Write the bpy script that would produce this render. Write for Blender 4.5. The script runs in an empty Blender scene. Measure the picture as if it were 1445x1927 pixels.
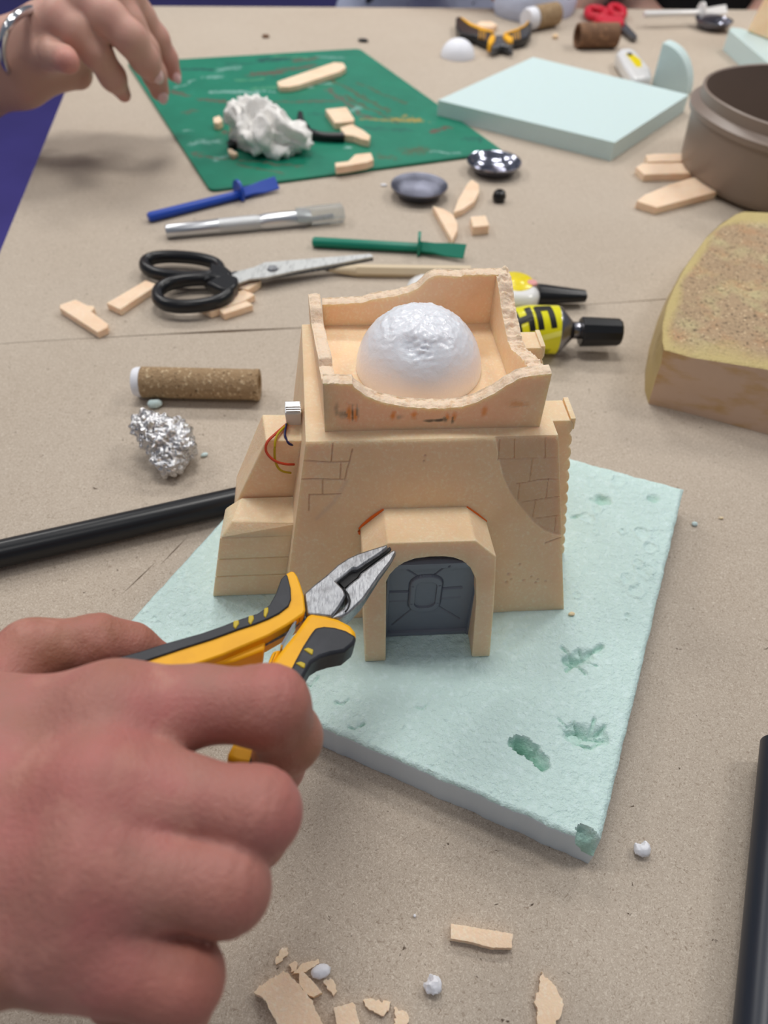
import bpy, bmesh, math, random
import numpy as np
from mathutils import Vector, Matrix, noise
random.seed(7); rng = np.random.default_rng(7)
# ------------------------------------------------------------------ camera
W_, H_ = 1445, 1927
FPX, PITCH, ROLL, CAMZ = 1390.0, math.radians(47), math.radians(2.2), 0.29
CAM = np.array([0, 0, CAMZ])
FW = np.array([0, math.cos(PITCH), -math.sin(PITCH)])
_up = np.array([0, math.sin(PITCH), math.cos(PITCH)]); _rt = np.array([1.0, 0, 0])
RT = _rt*math.cos(ROLL) + _up*math.sin(ROLL)
UP = _up*math.cos(ROLL) - _rt*math.sin(ROLL)
C = bpy.context.scene.collection
cam = bpy.data.cameras.new('camera'); camo = bpy.data.objects.new('camera', cam); C.objects.link(camo)
cam.sensor_fit = 'VERTICAL'; cam.sensor_height = 36; cam.lens = FPX/1927*36
cam.clip_start = 0.005; cam.clip_end = 60
camo.matrix_world = Matrix(((RT[0], UP[0], -FW[0], 0), (RT[1], UP[1], -FW[1], 0), (RT[2], UP[2], -FW[2], CAMZ), (0, 0, 0, 1)))
cam.dof.use_dof = True; cam.dof.focus_distance = 0.285; cam.dof.aperture_fstop = 10.5
sc = bpy.context.scene; sc.camera = camo
sc.view_settings.view_transform = 'Standard'; sc.view_settings.look = 'None'
sc.view_settings.gamma = 1; sc.view_settings.exposure = 0.0; sc.view_settings.use_curve_mapping = False
# ------------------------------------------------------------------ light
w = bpy.data.worlds.new('world'); sc.world = w; w.use_nodes = True
w.node_tree.nodes['Background'].inputs[0].default_value = (0.80, 0.86, 1.0, 1)
w.node_tree.nodes['Background'].inputs[1].default_value = 0.20
def area(name, loc, size, power, col=(1, .97, .93), target=None, sy=None):
    l = bpy.data.lights.new(name, 'AREA'); l.energy = power; l.color = col
    l.shape = 'RECTANGLE'; l.size = size; l.size_y = sy or size
    o = bpy.data.objects.new(name, l); C.objects.link(o); o.location = loc
    t = Vector(target or (loc[0], loc[1], 0)) - Vector(loc)
    o.rotation_euler = t.to_track_quat('-Z', 'Y').to_euler()
    return o
for i, x in enumerate((-1.5, -.1, 1.3)):
    for j, y in enumerate((.75, 2.0)):
        area('ceiling_lamp', (x, y, 1.75), .55, 10 if j == 0 else 15, sy=.3)
area('ceiling_lamp', (-.35, -.5, 1.75), .5, 2.8, sy=.3)
# ------------------------------------------------------------------ helpers
def at(px, py, z=0.0):
    """the point of the place at height z seen at this spot of the photograph"""
    d = FW*FPX + RT*(px-W_/2) - UP*(py-H_/2)
    return CAM + d*((z-CAMZ)/d[2])
def depth(p): return float((np.asarray(p)-CAM) @ FW)
def onpl(px, py, o, n):
    d = FW*FPX + RT*(px-W_/2) - UP*(py-H_/2)
    return CAM + d*(((np.asarray(o)-CAM) @ n)/(d @ n))
def lin(c):
    return tuple(((v/255)/12.92 if v/255 <= .04045 else ((v/255+.055)/1.055)**2.4) for v in c)
def mat(name, col, rough=.6, metal=0, sss=0, sssr=(.004, .002, .001), var=None, bump=None, spec=.5, trans=0, coat=0, alpha=1, attr=None, fleck=None, ior=1.45):
    m = bpy.data.materials.new(name); m.use_nodes = True; n = m.node_tree.nodes; l = m.node_tree.links
    b = n['Principled BSDF']; tc = n.new('ShaderNodeTexCoord')
    b.inputs['Roughness'].default_value = rough; b.inputs['Metallic'].default_value = metal
    b.inputs['Specular IOR Level'].default_value = spec; b.inputs['IOR'].default_value = ior
    b.inputs['Transmission Weight'].default_value = trans; b.inputs['Coat Weight'].default_value = coat
    b.inputs['Alpha'].default_value = alpha
    if sss:
        b.inputs['Subsurface Weight'].default_value = sss; b.inputs['Subsurface Radius'].default_value = tuple(r/.004 for r in sssr)
        b.inputs['Subsurface Scale'].default_value = .004
    c = lin(col)+(1,)
    b.inputs['Base Color'].default_value = c
    src = None
    def mix(a, bcol, fac):
        mx = n.new('ShaderNodeMix'); mx.data_type = 'RGBA'
        if a is None: mx.inputs[6].default_value = c
        else: l.new(a, mx.inputs[6])
        if isinstance(bcol, tuple): mx.inputs[7].default_value = bcol
        else: l.new(bcol, mx.inputs[7])
        l.new(fac, mx.inputs[0]); return mx.outputs[2]
    def ns(scale, detail=4, rough=.55, stretch=None):
        t = n.new('ShaderNodeTexNoise'); t.inputs['Scale'].default_value = scale; t.inputs['Detail'].default_value = detail
        t.inputs['Roughness'].default_value = rough
        if isinstance(stretch, (int, float)):
            t.inputs['Distortion'].default_value = stretch; l.new(tc.outputs['Object'], t.inputs[0])
        elif stretch:
            mp = n.new('ShaderNodeMapping'); mp.inputs['Scale'].default_value = stretch; l.new(tc.outputs['Object'], mp.inputs[0]); l.new(mp.outputs[0], t.inputs[0])
        else: l.new(tc.outputs['Object'], t.inputs[0])
        return t.outputs['Fac']
    def ramp(s, lo, hi):
        r = n.new('ShaderNodeMapRange'); r.inputs[1].default_value = lo; r.inputs[2].default_value = hi; l.new(s, r.inputs[0]); return r.outputs[0]
    if var:
        for v in (var if isinstance(var, list) else [var]):
            col2, scale, lo, hi = v[:4]; st = v[4] if len(v) > 4 else None
            src = mix(src, lin(col2)+(1,), ramp(ns(scale, stretch=st), lo, hi))
    if attr:
        a = n.new('ShaderNodeAttribute'); a.attribute_name = 'mark'
        src = mix(src, a.outputs['Color'], a.outputs['Alpha'])
    if src is not None: l.new(src, b.inputs['Base Color'])
    if bump:
        prev = None
        for bb in (bump if isinstance(bump, list) else [bump]):
            scale, dist, st = bb[0], bb[1], (bb[2] if len(bb) > 2 else None)
            bn = n.new('ShaderNodeBump'); bn.inputs['Strength'].default_value = 1; bn.inputs['Distance'].default_value = dist
            l.new(ns(scale, 3, .6, st), bn.inputs['Height'])
            if prev: l.new(prev, bn.inputs['Normal'])
            prev = bn.outputs[0]
        l.new(prev, b.inputs['Normal'])
    return m
M = {}
PV = dict(sss=.4, sssr=(.008, .0036, .0018), var=[((253, 230, 198), 700, .5, .75), ((240, 202, 158), 60, .45, .8)], spec=.5)
M['peach'] = mat('peach_foam', (248, 215, 176), .45, bump=[(1100, .00022), (200, .0002)], **PV)
M['peachface'] = mat('peach_foam_face', (248, 213, 172), .45, bump=[(1100, .00025), (350, .00015)], attr=1, **PV)
M['scrap'] = mat('peach_foam_scrap', (246, 216, 186), .55, sss=.25, var=[((252, 232, 208), 700, .5, .75), ((238, 202, 168), 60, .45, .8)], bump=[(1100, .00022), (200, .0002)], spec=.35)
M['peachrough'] = mat('peach_foam_torn', (238, 214, 188), .6, sss=.2, var=[((226, 188, 148), 260, .55, .8)], bump=[(900, .0004)], spec=.35)
M['mint'] = mat('mint_foam', (204, 224, 224), .5, sss=.15, sssr=(.004, .004, .003), var=[((205, 228, 229), 400, .5, .7)], bump=[(900, .00018)], spec=.4)
M['mintside'] = mat('mint_foam_side', (212, 224, 231), .5, sss=.15, sssr=(.004, .004, .004), bump=[(900, .0001)], spec=.4)
M['minttop'] = mat('mint_foam_top', (203, 229, 225), .42, sss=.15, sssr=(.004, .004, .003), var=[((214, 238, 236), 350, .5, .7)], bump=[(900, .0004), (330, .0009)], spec=.5, attr=1)
M['kraft'] = mat('kraft_paper', (184, 171, 156), .75, var=[((178, 164, 148), 6, .4, .7), ((208, 197, 182), 480, .52, .66, 4.0), ((155, 140, 124), 430, .54, .68, 3.5), ((208, 197, 182), 1300, .55, .7, 1.0), ((90, 76, 64), 300, .70, .74, .5)], bump=[(900, .00010), (14, .0006)], spec=.25)
M['cutline'] = mat('cut_line', (92, 76, 62), .9)
M['wood'] = mat('table_edge_wood', (120, 96, 74), .6)
M['white'] = mat('white_foam', (236, 238, 246), .5, sss=.3, sssr=(.004, .004, .004), bump=[(350, .0003)], spec=.4)
M['dome'] = mat('dome_foam', (236, 239, 247), .28, coat=.2, sss=.35, sssr=(.005, .004, .004), bump=[(500, .0002)], spec=.5)
M['greydoor'] = mat('grey_plastic', (116, 122, 134), .42, bump=[(600, .00006)])
M['orange'] = mat('orange_glue', (252, 112, 20), .35, sss=.2)
M['yellow'] = mat('yellow_grip', (244, 178, 14), .5, var=[((226, 160, 14), 60, .5, .8)], bump=[(900, .00005)])
M['dot'] = mat('grip_dot', (196, 172, 40), .5)
M['black'] = mat('black_rubber', (40, 43, 50), .5, var=[((54, 57, 64), 120, .5, .8)], bump=[(1000, .00006)])
M['blackg'] = mat('black_plastic', (24, 25, 28), .3)
M['steel'] = mat('brushed_steel', (168, 170, 174), .36, metal=.85, var=[((128, 130, 134), 1500, .45, .7, (1, .2, 1)), ((120, 120, 122), 250, .5, .8)], bump=[(1600, .00006, (1, .2, 1))])
M['steeldark'] = mat('dark_steel', (92, 94, 98), .4, metal=.8, var=[((150, 152, 156), 500, .5, .7)], bump=[(700, .00015)])
M['sblade'] = mat('scissor_steel', (205, 207, 206), .42, metal=.55, var=[((170, 172, 172), 600, .5, .7, (1, .2, 1))])
M['slot'] = mat('dark_slot', (22, 22, 24), .6)
M['skin'] = mat('skin', (170, 120, 108), .50, sss=.3, sssr=(.006, .0022, .0012), var=[((186, 118, 112), 38, .42, .66), ((158, 112, 88), 26, .45, .72), ((190, 138, 124), 90, .55, .75)], bump=[(1100, .0003), (260, .0004, (1, .5, 1))], spec=.38, attr=1)
M['skin2'] = mat('skin_light', (200, 158, 142), .5, sss=.3, sssr=(.006, .0022, .0012), var=[((204, 146, 136), 30, .5, .8)], bump=[(500, .0002)], spec=.38, attr=1)
M['nail'] = mat('nail', (236, 190, 190), .15, sss=.2, coat=.6)
M['mat'] = mat('green_mat', (8, 118, 92), .42, var=[((14, 128, 100), 20, .4, .7)], bump=[(200, .0001)])
M['matp'] = mat('painted_green_mat', (8, 118, 92), .42, var=[((14, 128, 100), 20, .4, .7), ((40, 138, 116), 70, .60, .74, (1, 3, 1))], bump=[(200, .0001)], attr=1)
M['tissue'] = mat('white_tissue', (240, 238, 234), .8, sss=.3, sssr=(.004, .004, .004), bump=[(300, .0008), (90, .001)])
M['blue'] = mat('blue_plastic', (30, 74, 178), .4)
M['greenp'] = mat('green_plastic', (4, 128, 104), .38)
M['alu'] = mat('aluminium', (206, 208, 212), .28, metal=.9, bump=[(600, .00005)])
M['knurl'] = mat('knurled_aluminium', (196, 198, 200), .42, metal=.7, bump=[(1800, .0003)])
M['clear'] = mat('clear_plastic', (225, 228, 226), .12, trans=.75, alpha=1, ior=1.2)
M['pencil'] = mat('pencil_wood', (214, 196, 166), .5)
M['lead'] = mat('graphite', (70, 62, 58), .4)
M['gwhite'] = mat('glossy_white', (232, 232, 232), .2, coat=.3)
M['lemon'] = mat('lemon_plastic', (240, 218, 20), .3, coat=.3)
M['pink'] = mat('pink_print', (226, 160, 156), .4)
M['tube'] = mat('tube_yellow', (232, 226, 8), .28, coat=.3)
M['tubel'] = mat('tube_light_yellow', (246, 242, 110), .28, coat=.3)
M['ink'] = mat('black_ink', (22, 22, 18), .4)
M['tin'] = mat('tin', (150, 150, 156), .25, metal=1)
M['dish'] = mat('dish_metal', (150, 152, 166), .16, metal=1, bump=[(160, .0003)])
M['dishdull'] = mat('dull_dish_metal', (120, 122, 136), .36, metal=1, bump=[(700, .0004)])
M['sandy'] = mat('sand_coat', (158, 132, 100), .9, var=[((206, 184, 150), 420, .55, .68), ((96, 74, 52), 360, .6, .72)], bump=[(420, .0012)])
M['brown'] = mat('brown_cork', (116, 84, 62), .8, var=[((150, 112, 82), 200, .5, .7)], bump=[(300, .0006)])
M['foil'] = mat('foil', (214, 214, 216), .16, metal=1, bump=[(330, .0014), (800, .0005)])
M['bucket'] = mat('taupe_plastic', (140, 124, 113), .38, bump=[(30, .0003)])
M['bucketin'] = mat('taupe_plastic_inside', (92, 80, 72), .5)
M['gold'] = mat('gold_paint', (186, 164, 112), .5, metal=.25, var=[((196, 176, 128), 30, .4, .7), ((150, 120, 70), 60, .5, .8)], bump=[(300, .0003)])
M['goldtop'] = mat('sanded_gold', (174, 148, 116), .6, metal=.05, attr=1, var=[((190, 176, 132), 28, .48, .62), ((182, 142, 104), 45, .5, .7), ((104, 86, 62), 420, .56, .66), ((222, 198, 160), 500, .60, .68)], bump=[(450, .0012)])
M['goldside'] = mat('stained_foam_side', (206, 176, 152), .55, var=[((190, 150, 92), 35, .48, .7, (1, 1, 3))], bump=[(500, .0001)])
M['red'] = mat('red_plastic', (206, 24, 50), .4)
M['floor'] = mat('purple_floor', (66, 58, 134), .6, var=[((58, 50, 120), 3, .4, .7)])
M['shirtw'] = mat('white_print_cloth', (196, 204, 226), .9, var=[((60, 62, 74), 22, .62, .64)], bump=[(60, .002)])
M['shirtb'] = mat('black_cloth', (14, 15, 18), .9, bump=[(60, .002)])
M['shirtg'] = mat('pale_grey_cloth', (196, 196, 200), .9, bump=[(50, .003)])
M['jeans'] = mat('blue_cloth', (60, 70, 110), .9)
M['hair'] = mat('brown_hair', (70, 48, 34), .6, bump=[(200, .001)])
M['eye'] = mat('dark_eye', (30, 24, 22), .2)
M['w_red'] = mat('red_wire', (206, 74, 44), .4); M['w_yel'] = mat('yellow_wire', (186, 160, 20), .4); M['w_blu'] = mat('blue_wire', (26, 26, 80), .4)
M['silver'] = mat('silver', (214, 216, 220), .15, metal=1)
M['rod'] = mat('black_rod', (26, 28, 32), .32)
M['rodb'] = mat('blue_black_rod', (34, 40, 52), .35)

def tag(o, label=None, cat=None, group=None, kind=None):
    for k, v in (('label', label), ('category', cat), ('group', group), ('kind', kind)):
        if v: o[k] = v
    return o
def thing(name, label, cat, loc, group=None):
    o = bpy.data.objects.new(name, None); C.objects.link(o); o.location = [float(v) for v in loc]; o.empty_display_size = .01
    return tag(o, label, cat, group)
def wloc(o):
    v = np.array(o.location)
    while o.parent: o = o.parent; v = v + np.array(o.location)
    return v
def add(name, V, F, m, parent=None, label=None, cat=None, group=None, kind=None, smooth=True, bevel=None, marks=None, mats=None, mi=None, ang=40):
    V = np.asarray(V, float)
    if parent is None: org = np.array([V[:, 0].mean(), V[:, 1].mean(), V[:, 2].min()]); loc = org
    else: org = V.mean(0); loc = org - wloc(parent)
    me = bpy.data.meshes.new(name); me.from_pydata([tuple(v) for v in (V-org)], [], [tuple(int(i) for i in f) for f in F])
    me.validate(); bm = bmesh.new(); bm.from_mesh(me)
    if marks is None and len(bm.faces) < 60000: bmesh.ops.recalc_face_normals(bm, faces=bm.faces)
    bm.to_mesh(me); bm.free()
    for mm in (mats or [m]): me.materials.append(mm)
    if mi is not None: me.polygons.foreach_set('material_index', np.asarray(mi, np.int32))
    if smooth: me.shade_smooth(); me.set_sharp_from_angle(angle=math.radians(ang))
    if marks is not None:
        a = me.color_attributes.new('mark', 'FLOAT_COLOR', 'POINT'); a.data.foreach_set('color', np.asarray(marks, np.float32).ravel())
    o = bpy.data.objects.new(name, me); C.objects.link(o); o.location = loc
    if parent: o.parent = parent
    if bevel:
        b = o.modifiers.new('bevel', 'BEVEL'); b.width = bevel; b.segments = 2; b.limit_method = 'ANGLE'; b.angle_limit = math.radians(38); b.harden_normals = False
    return tag(o, label, cat, group, kind)
def prism(bot, top):
    n = len(bot); V = list(bot)+list(top)
    F = [tuple(range(n))[::-1], tuple(range(n, 2*n))] + [(i, (i+1) % n, n+(i+1) % n, n+i) for i in range(n)]
    return np.array(V), F
def slab_px(pts, z1, z0=0.0, jag=0, step=.0007):
    """outline of the top face seen at height z1, standing upright down to z0"""
    T = [at(x, y, z1) for x, y in pts]
    if jag:
        Q = []
        for i in range(len(T)):
            a, b = T[i], T[(i+1) % len(T)]; k = max(1, int(np.linalg.norm(b-a)/step))
            for j in range(k):
                p = a+(b-a)*j/k
                if j: p = p + np.array([rng.normal(0, jag), rng.normal(0, jag), 0])
                Q.append(p)
        T = Q
    B = [np.array([p[0], p[1], z0]) for p in T]
    return prism(B, T)
def frame(d):
    d = d/np.linalg.norm(d); a = np.array([0, 0, 1.0]) if abs(d[2]) < .9 else np.array([1.0, 0, 0])
    s = np.cross(d, a); s /= np.linalg.norm(s); return d, s, np.cross(s, d)
def tube(P, R, seg=14, closed=False, flat=1.0, caps=True, sub=0):
    P = [np.array(p, float) for p in P]; R = [R]*len(P) if not hasattr(R, '__len__') else list(R)
    if sub:
        Q = []; S = []; n = len(P)
        for i in range(n if closed else n-1):
            p0 = P[(i-1) % n] if closed else P[max(i-1, 0)]; p1 = P[i]; p2 = P[(i+1) % n]; p3 = P[(i+2) % n] if closed else P[min(i+2, n-1)]
            for j in range(sub):
                t = j/sub
                Q.append(.5*((2*p1)+(-p0+p2)*t+(2*p0-5*p1+4*p2-p3)*t*t+(-p0+3*p1-3*p2+p3)*t**3)); S.append(R[i]*(1-t)+R[(i+1) % n]*t)
        if not closed: Q.append(P[-1]); S.append(R[-1])
        P, R = Q, S
    n = len(P); V = []; F = []
    for i in range(n):
        d = (P[(i+1) % n]-P[(i-1) % n]) if closed else (P[min(i+1, n-1)]-P[max(i-1, 0)])
        d, s, u = frame(d)
        for k in range(seg):
            a = 2*math.pi*k/seg; V.append(P[i]+R[i]*(math.cos(a)*s+math.sin(a)*u*flat))
    for i in range(n if closed else n-1):
        j = (i+1) % n
        for k in range(seg): F.append((i*seg+k, i*seg+(k+1) % seg, j*seg+(k+1) % seg, j*seg+k))
    if not closed and caps: F.append(tuple(range(seg))[::-1]); F.append(tuple((n-1)*seg+k for k in range(seg)))
    return np.array(V), F
def lathe(prof, o, d, seg=48, sx=1.0, sy=1.0):
    """prof: (radius, along d)"""
    d, s, u = frame(np.array(d, float)); V = []; F = []
    if abs(d[2]) > .99: s, u = np.array([1., 0, 0]), np.array([0, 1., 0])
    for r, h in prof:
        for k in range(seg):
            a = 2*math.pi*k/seg; V.append(np.array(o)+d*h+max(r, 1e-5)*(math.cos(a)*s*sx+math.sin(a)*u*sy))
    for i in range(len(prof)-1):
        for k in range(seg): F.append((i*seg+k, i*seg+(k+1) % seg, (i+1)*seg+(k+1) % seg, (i+1)*seg+k))
    if prof[0][0] > 1e-4: F.append(tuple(range(seg))[::-1])
    if prof[-1][0] > 1e-4: F.append(tuple((len(prof)-1)*seg+k for k in range(seg)))
    return np.array(V), F
def box(o, u, v, w2, sx, sy, sz):
    """box centred at o with axes u, v, w2"""
    P = []
    for c in (-1, 1):
        for a, b in ((-1, -1), (1, -1), (1, 1), (-1, 1)): P.append(o+u*a*sx/2+v*b*sy/2+w2*c*sz/2)
    return prism(P[:4], P[4:])
def join(*ms):
    V = []; F = []; o = 0
    for v, f in ms:
        V.append(np.asarray(v)); F += [tuple(i+o for i in t) for t in f]; o += len(v)
    return np.concatenate(V), F
# ---- smooth solids: distance fields and a surface through them
def cap(P, a, b, ra, rb):
    a = np.asarray(a, np.float32); b = np.asarray(b, np.float32); ba = b-a; pa = P-a
    h = np.clip((pa @ ba)/max(float(ba @ ba), 1e-12), 0, 1)
    return np.linalg.norm(pa-h[..., None]*ba, axis=-1)-(ra+(rb-ra)*h)
def ell(P, c, r):
    q = (P-np.asarray(c, np.float32))/np.asarray(r, np.float32); k = np.linalg.norm(q, axis=-1)
    return (k-1)*min(r)
def smin(a, b, k):
    h = np.clip(.5+.5*(b-a)/k, 0, 1); return b+(a-b)*h-k*h*(1-h)
def chain(P, pts, k):
    d = None
    for (a, ra), (b, rb) in zip(pts[:-1], pts[1:]):
        e = cap(P, a, b, ra, rb); d = e if d is None else smin(d, e, k)
    return d
def surface(f, lo, hi, h, proj=2):
    lo = np.array(lo, float); hi = np.array(hi, float); n = np.ceil((hi-lo)/h).astype(int)+1
    g = [lo[i]+h*np.arange(n[i]) for i in range(3)]
    V = np.empty(n, np.float32)
    for i in range(n[0]):
        Y, Z = np.meshgrid(g[1], g[2], indexing='ij'); Pt = np.stack([np.full_like(Y, g[0][i]), Y, Z], -1).astype(np.float32); V[i] = f(Pt)
    S = V < 0; c = {}
    cr = [(i, j, k) for i in (0, 1) for j in (0, 1) for k in (0, 1)]
    sl = lambda A, q: A[q[0]:A.shape[0]-1+q[0], q[1]:A.shape[1]-1+q[1], q[2]:A.shape[2]-1+q[2]]
    cnt = sum(sl(S, q).astype(np.int8) for q in cr); mask = (cnt > 0) & (cnt < 8)
    idx = -np.ones(mask.shape, np.int64); I = np.argwhere(mask); idx[mask] = np.arange(len(I))
    acc = np.zeros((len(I), 3)); k = np.zeros(len(I))
    for a in cr:
        for ax in range(3):
            if a[ax]: continue
            b = list(a); b[ax] = 1
            va = V[tuple((I+a).T)]; vb = V[tuple((I+b).T)]; x = (va < 0) != (vb < 0)
            t = np.where(x, va/np.where(x, va-vb, 1), 0)
            p = np.array(a, float)+t[:, None]*(np.array(b)-np.array(a)); acc[x] += p[x]; k[x] += 1
    P = lo+h*(I+acc/k[:, None])
    F = []
    for ax in range(3):
        u, v = (ax+1) % 3, (ax+2) % 3
        q1 = [slice(None)]*3; q0 = [slice(None)]*3; q0[ax] = slice(0, -1); q1[ax] = slice(1, None)
        E = np.argwhere(S[tuple(q0)] != S[tuple(q1)])
        E = E[(E[:, u] > 0) & (E[:, v] > 0) & (E[:, u] < n[u]-1) & (E[:, v] < n[v]-1)]
        s = S[tuple(E.T)]; ids = []
        for du, dv in ((1, 1), (0, 1), (0, 0), (1, 0)):
            D = E.copy(); D[:, u] -= du; D[:, v] -= dv; ids.append(idx[tuple(D.T)])
        Q = np.stack(ids, 1); Q[~s] = Q[~s][:, ::-1]; F.append(Q)
    F = np.concatenate(F)
    for _ in range(proj):
        e = h*.4; P32 = P.astype(np.float32); d0 = f(P32)
        G = np.stack([f(P32+np.eye(3, dtype=np.float32)[i]*e)-f(P32-np.eye(3, dtype=np.float32)[i]*e) for i in range(3)], -1)/(2*e)
        G /= np.maximum(np.linalg.norm(G, axis=-1, keepdims=True), 1e-6)
        P = P-np.clip(d0, -h, h)[:, None]*G*.8
    return P, F
def normals(P, F):
    F = np.asarray(F); n = np.cross(P[F[:, 2]]-P[F[:, 0]], P[F[:, 3]]-P[F[:, 1]]); N = np.zeros_like(P)
    for i in range(4): np.add.at(N, F[:, i], n)
    return N/np.maximum(np.linalg.norm(N, axis=1, keepdims=True), 1e-12)
def fbm(p, s, o=3): return noise.fractal(Vector(p)*s, 1.0, 2.0, o)
def seg_d(X, Y, a, b):
    ax, ay = a; bx, by = b; dx, dy = bx-ax, by-ay; t = np.clip(((X-ax)*dx+(Y-ay)*dy)/max(dx*dx+dy*dy, 1e-12), 0, 1)
    return np.hypot(X-ax-t*dx, Y-ay-t*dy)
def poly_d(X, Y, pts):
    d = np.full(X.shape, 9.0)
    for a, b in zip(pts[:-1], pts[1:]): d = np.minimum(d, seg_d(X, Y, a, b))
    return d
# ------------------------------------------------------------------ table, paper and floor
def isect(p, d, q, e):
    A = np.array([[d[0], -e[0]], [d[1], -e[1]]]); t = np.linalg.solve(A, (q-p)[:2]); return p+d*t[0]
eL0, eL1 = at(0, 500), at(133, 165); eB0, eB1 = at(300, 13), at(1420, 20)
dL = (eL1-eL0)/np.linalg.norm(eL1-eL0); dB = (eB1-eB0)/np.linalg.norm(eB1-eB0)
LB = isect(eL0, dL, eB0, dB); RB = LB+dB*1.75; LF = LB-dL*1.72; RF = LF+dB*1.75
s0, s1 = at(0, 648), at(1445, 549); dS = (s1-s0)/np.linalg.norm(s1-s0)
SL = isect(s0, dS, eL0, dL); SR = isect(s0, dS, RB, dL)
zz = lambda P, z: [np.array([p[0], p[1], z]) for p in P]
tb = thing('table', 'work table covered in brown kraft paper', 'table', (0, .45, -.74))
V, F = prism(zz([LF, RF, RB, LB], -.028), zz([LF, RF, RB, LB], -.0012)); add('tabletop', V, F, M['wood'], tb, smooth=False)
for c in (LF+dL*.08+dB*.08, RF+dL*.08-dB*.08, RB-dL*.08-dB*.08, LB-dL*.08+dB*.08):
    V, F = box(np.array([c[0], c[1], -.384]), np.array([1., 0, 0]), np.array([0, 1., 0]), np.array([0, 0, 1.]), .04, .04, .712); add('leg', V, F, M['steeldark'], tb, smooth=False)
seam = [SL, at(60, 643), at(150, 638), at(300, 630), at(430, 625.5), at(560, 618), at(1130, 572), SR]
seamf = [SL, at(60, 642.2), at(150, 637.2), at(300, 628.6), at(430, 621), at(560, 616.5), at(1130, 571.3), at(1300, 558.4), SR]
ov = .004
V, F = prism(zz([LF-dB*ov, RF, SR]+seam[-2::-1]+[SL-dB*ov], -.0011), zz([LF-dB*ov, RF, SR]+seam[-2::-1]+[SL-dB*ov], 0)); 
near = add('paper_sheet', V, F, M['kraft'], None, 'brown kraft paper sheet covering the near half of the table', 'paper', smooth=False)
P2 = [SL-dB*ov]+seamf[1:]+[RB+dL*ov, LB+dL*ov-dB*ov]
V, F = prism(zz(P2, -.0011), zz(P2, 0.0000)); add('paper_sheet', V, F, M['kraft'], None, 'brown kraft paper sheet covering the far half of the table, under the green mat', 'paper', smooth=False)
for a, b in (((230, 1118), (294, 1057)), ((302, 1063), (353, 1010))):
    A, B = at(*a), at(*b); d = (B-A)/np.linalg.norm(B-A); n = np.array([-d[1], d[0], 0])
    V, F = prism([A, A+(B-A)*.5+n*-.0003, B, A+(B-A)*.5+n*.0003], [p+[0, 0, .00006] for p in (A, A+(B-A)*.5+n*-.0003, B, A+(B-A)*.5+n*.0003)])
    add('cut_mark', V, F, M['cutline'], near, smooth=False)
V, F = prism([np.array(p) for p in ((-6, -4, -.8), (6, -4, -.8), (6, 9, -.8), (-6, 9, -.8))], [np.array(p) for p in ((-6, -4, -.75), (6, -4, -.75), (6, 9, -.75), (-6, 9, -.75))])
add('floor', V, F, M['floor'], kind='structure', smooth=False)

# ------------------------------------------------------------------ base board under the model house
ZB = .018
bR, bF = at(1287, 919, ZB), at(1128, 1594, ZB); bB0, bB1 = at(1085, 862, ZB), at(1180, 890, ZB)
bl0, bl1 = at(410, 985, ZB), at(255, 1155, ZB); f0, f1 = at(593, 1361, ZB), at(1087, 1576, ZB)
bL = isect(bl0, bl1-bl0, f0, f1-f0); bB = isect(bl0, bl1-bl0, bB1, bR-bB1)
nu, nv = 330, 280
uu, vv = np.meshgrid(np.linspace(0, 1, nu), np.linspace(0, 1, nv), indexing='ij')
e = ((1-uu)*(1-vv))[..., None]*bL+(uu*(1-vv))[..., None]*bF+(uu*vv)[..., None]*bR+((1-uu)*vv)[..., None]*bB
X, Y = e[..., 0].copy(), e[..., 1].copy()
Z = np.zeros_like(X); mk = np.zeros(X.shape+(4,)); mk[..., :3] = lin((158, 202, 184))
nf = np.array([[fbm((X[i, j], Y[i, j], 0), 130, 4) for j in range(nv)] for i in range(nu)])
n2 = np.array([[fbm((X[i, j]+3, Y[i, j], 0), 18, 2) for j in range(nv)] for i in range(nu)])
n3 = np.array([[noise.turbulence(Vector((X[i, j], Y[i, j], 1))*70, 3, True) for j in range(nv)] for i in range(nu)])
rgh = np.clip(.45+n2*1.4, .12, 1)
n4 = np.array([[noise.fractal(Vector((X[i, j], Y[i, j], 2))*420, 1, 2, 2) for j in range(nv)] for i in range(nu)])
Z += nf*.00035*rgh + n4*.00022*rgh - np.clip(n3-.55, 0, 1)*.0016*rgh
def dent(px, py, r, dep, sx=1, sy=1, ang=0, k=1.0, sharp=1.5, wob=.5):
    c = at(px, py, ZB); dx, dy = X-c[0], Y-c[1]; a = math.radians(ang)
    x2 = (dx*math.cos(a)+dy*math.sin(a))/sx; y2 = (-dx*math.sin(a)+dy*math.cos(a))/sy
    d = np.hypot(x2, y2)/r + wob*nf*1.1
    s = np.clip(1-d, 0, 1)**(1/sharp)
    Z[...] -= dep*s; mk[..., 3] = np.maximum(mk[..., 3], np.clip(s*1.3, 0, 1)*k)
def crack(pts, wdt, dep, k=.8):
    P = [at(*p, ZB)[:2] for p in pts]; d = poly_d(X, Y, P)+nf*.0006
    s = np.clip(1-d/wdt, 0, 1); Z[...] -= dep*s; mk[..., 3] = np.maximum(mk[..., 3], s*k)
def bump_(px, py, r, hgt, rim=True):
    c = at(px, py, ZB); d = np.hypot(X-c[0], Y-c[1])/r+nf*.35
    Z[...] += hgt*np.exp(-((d-1)**2)*16)-(hgt*.7*np.clip(1-d, 0, 1) if rim else 0)
dent(1092, 1238, .0062, .0035, 1.4, .7, 10, .55); crack([(1058, 1218), (1080, 1242), (1098, 1240), (1112, 1228), (1132, 1216)], .0012, .002); crack([(1060, 1240), (1090, 1256), (1102, 1268)], .001, .0015)
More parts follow.
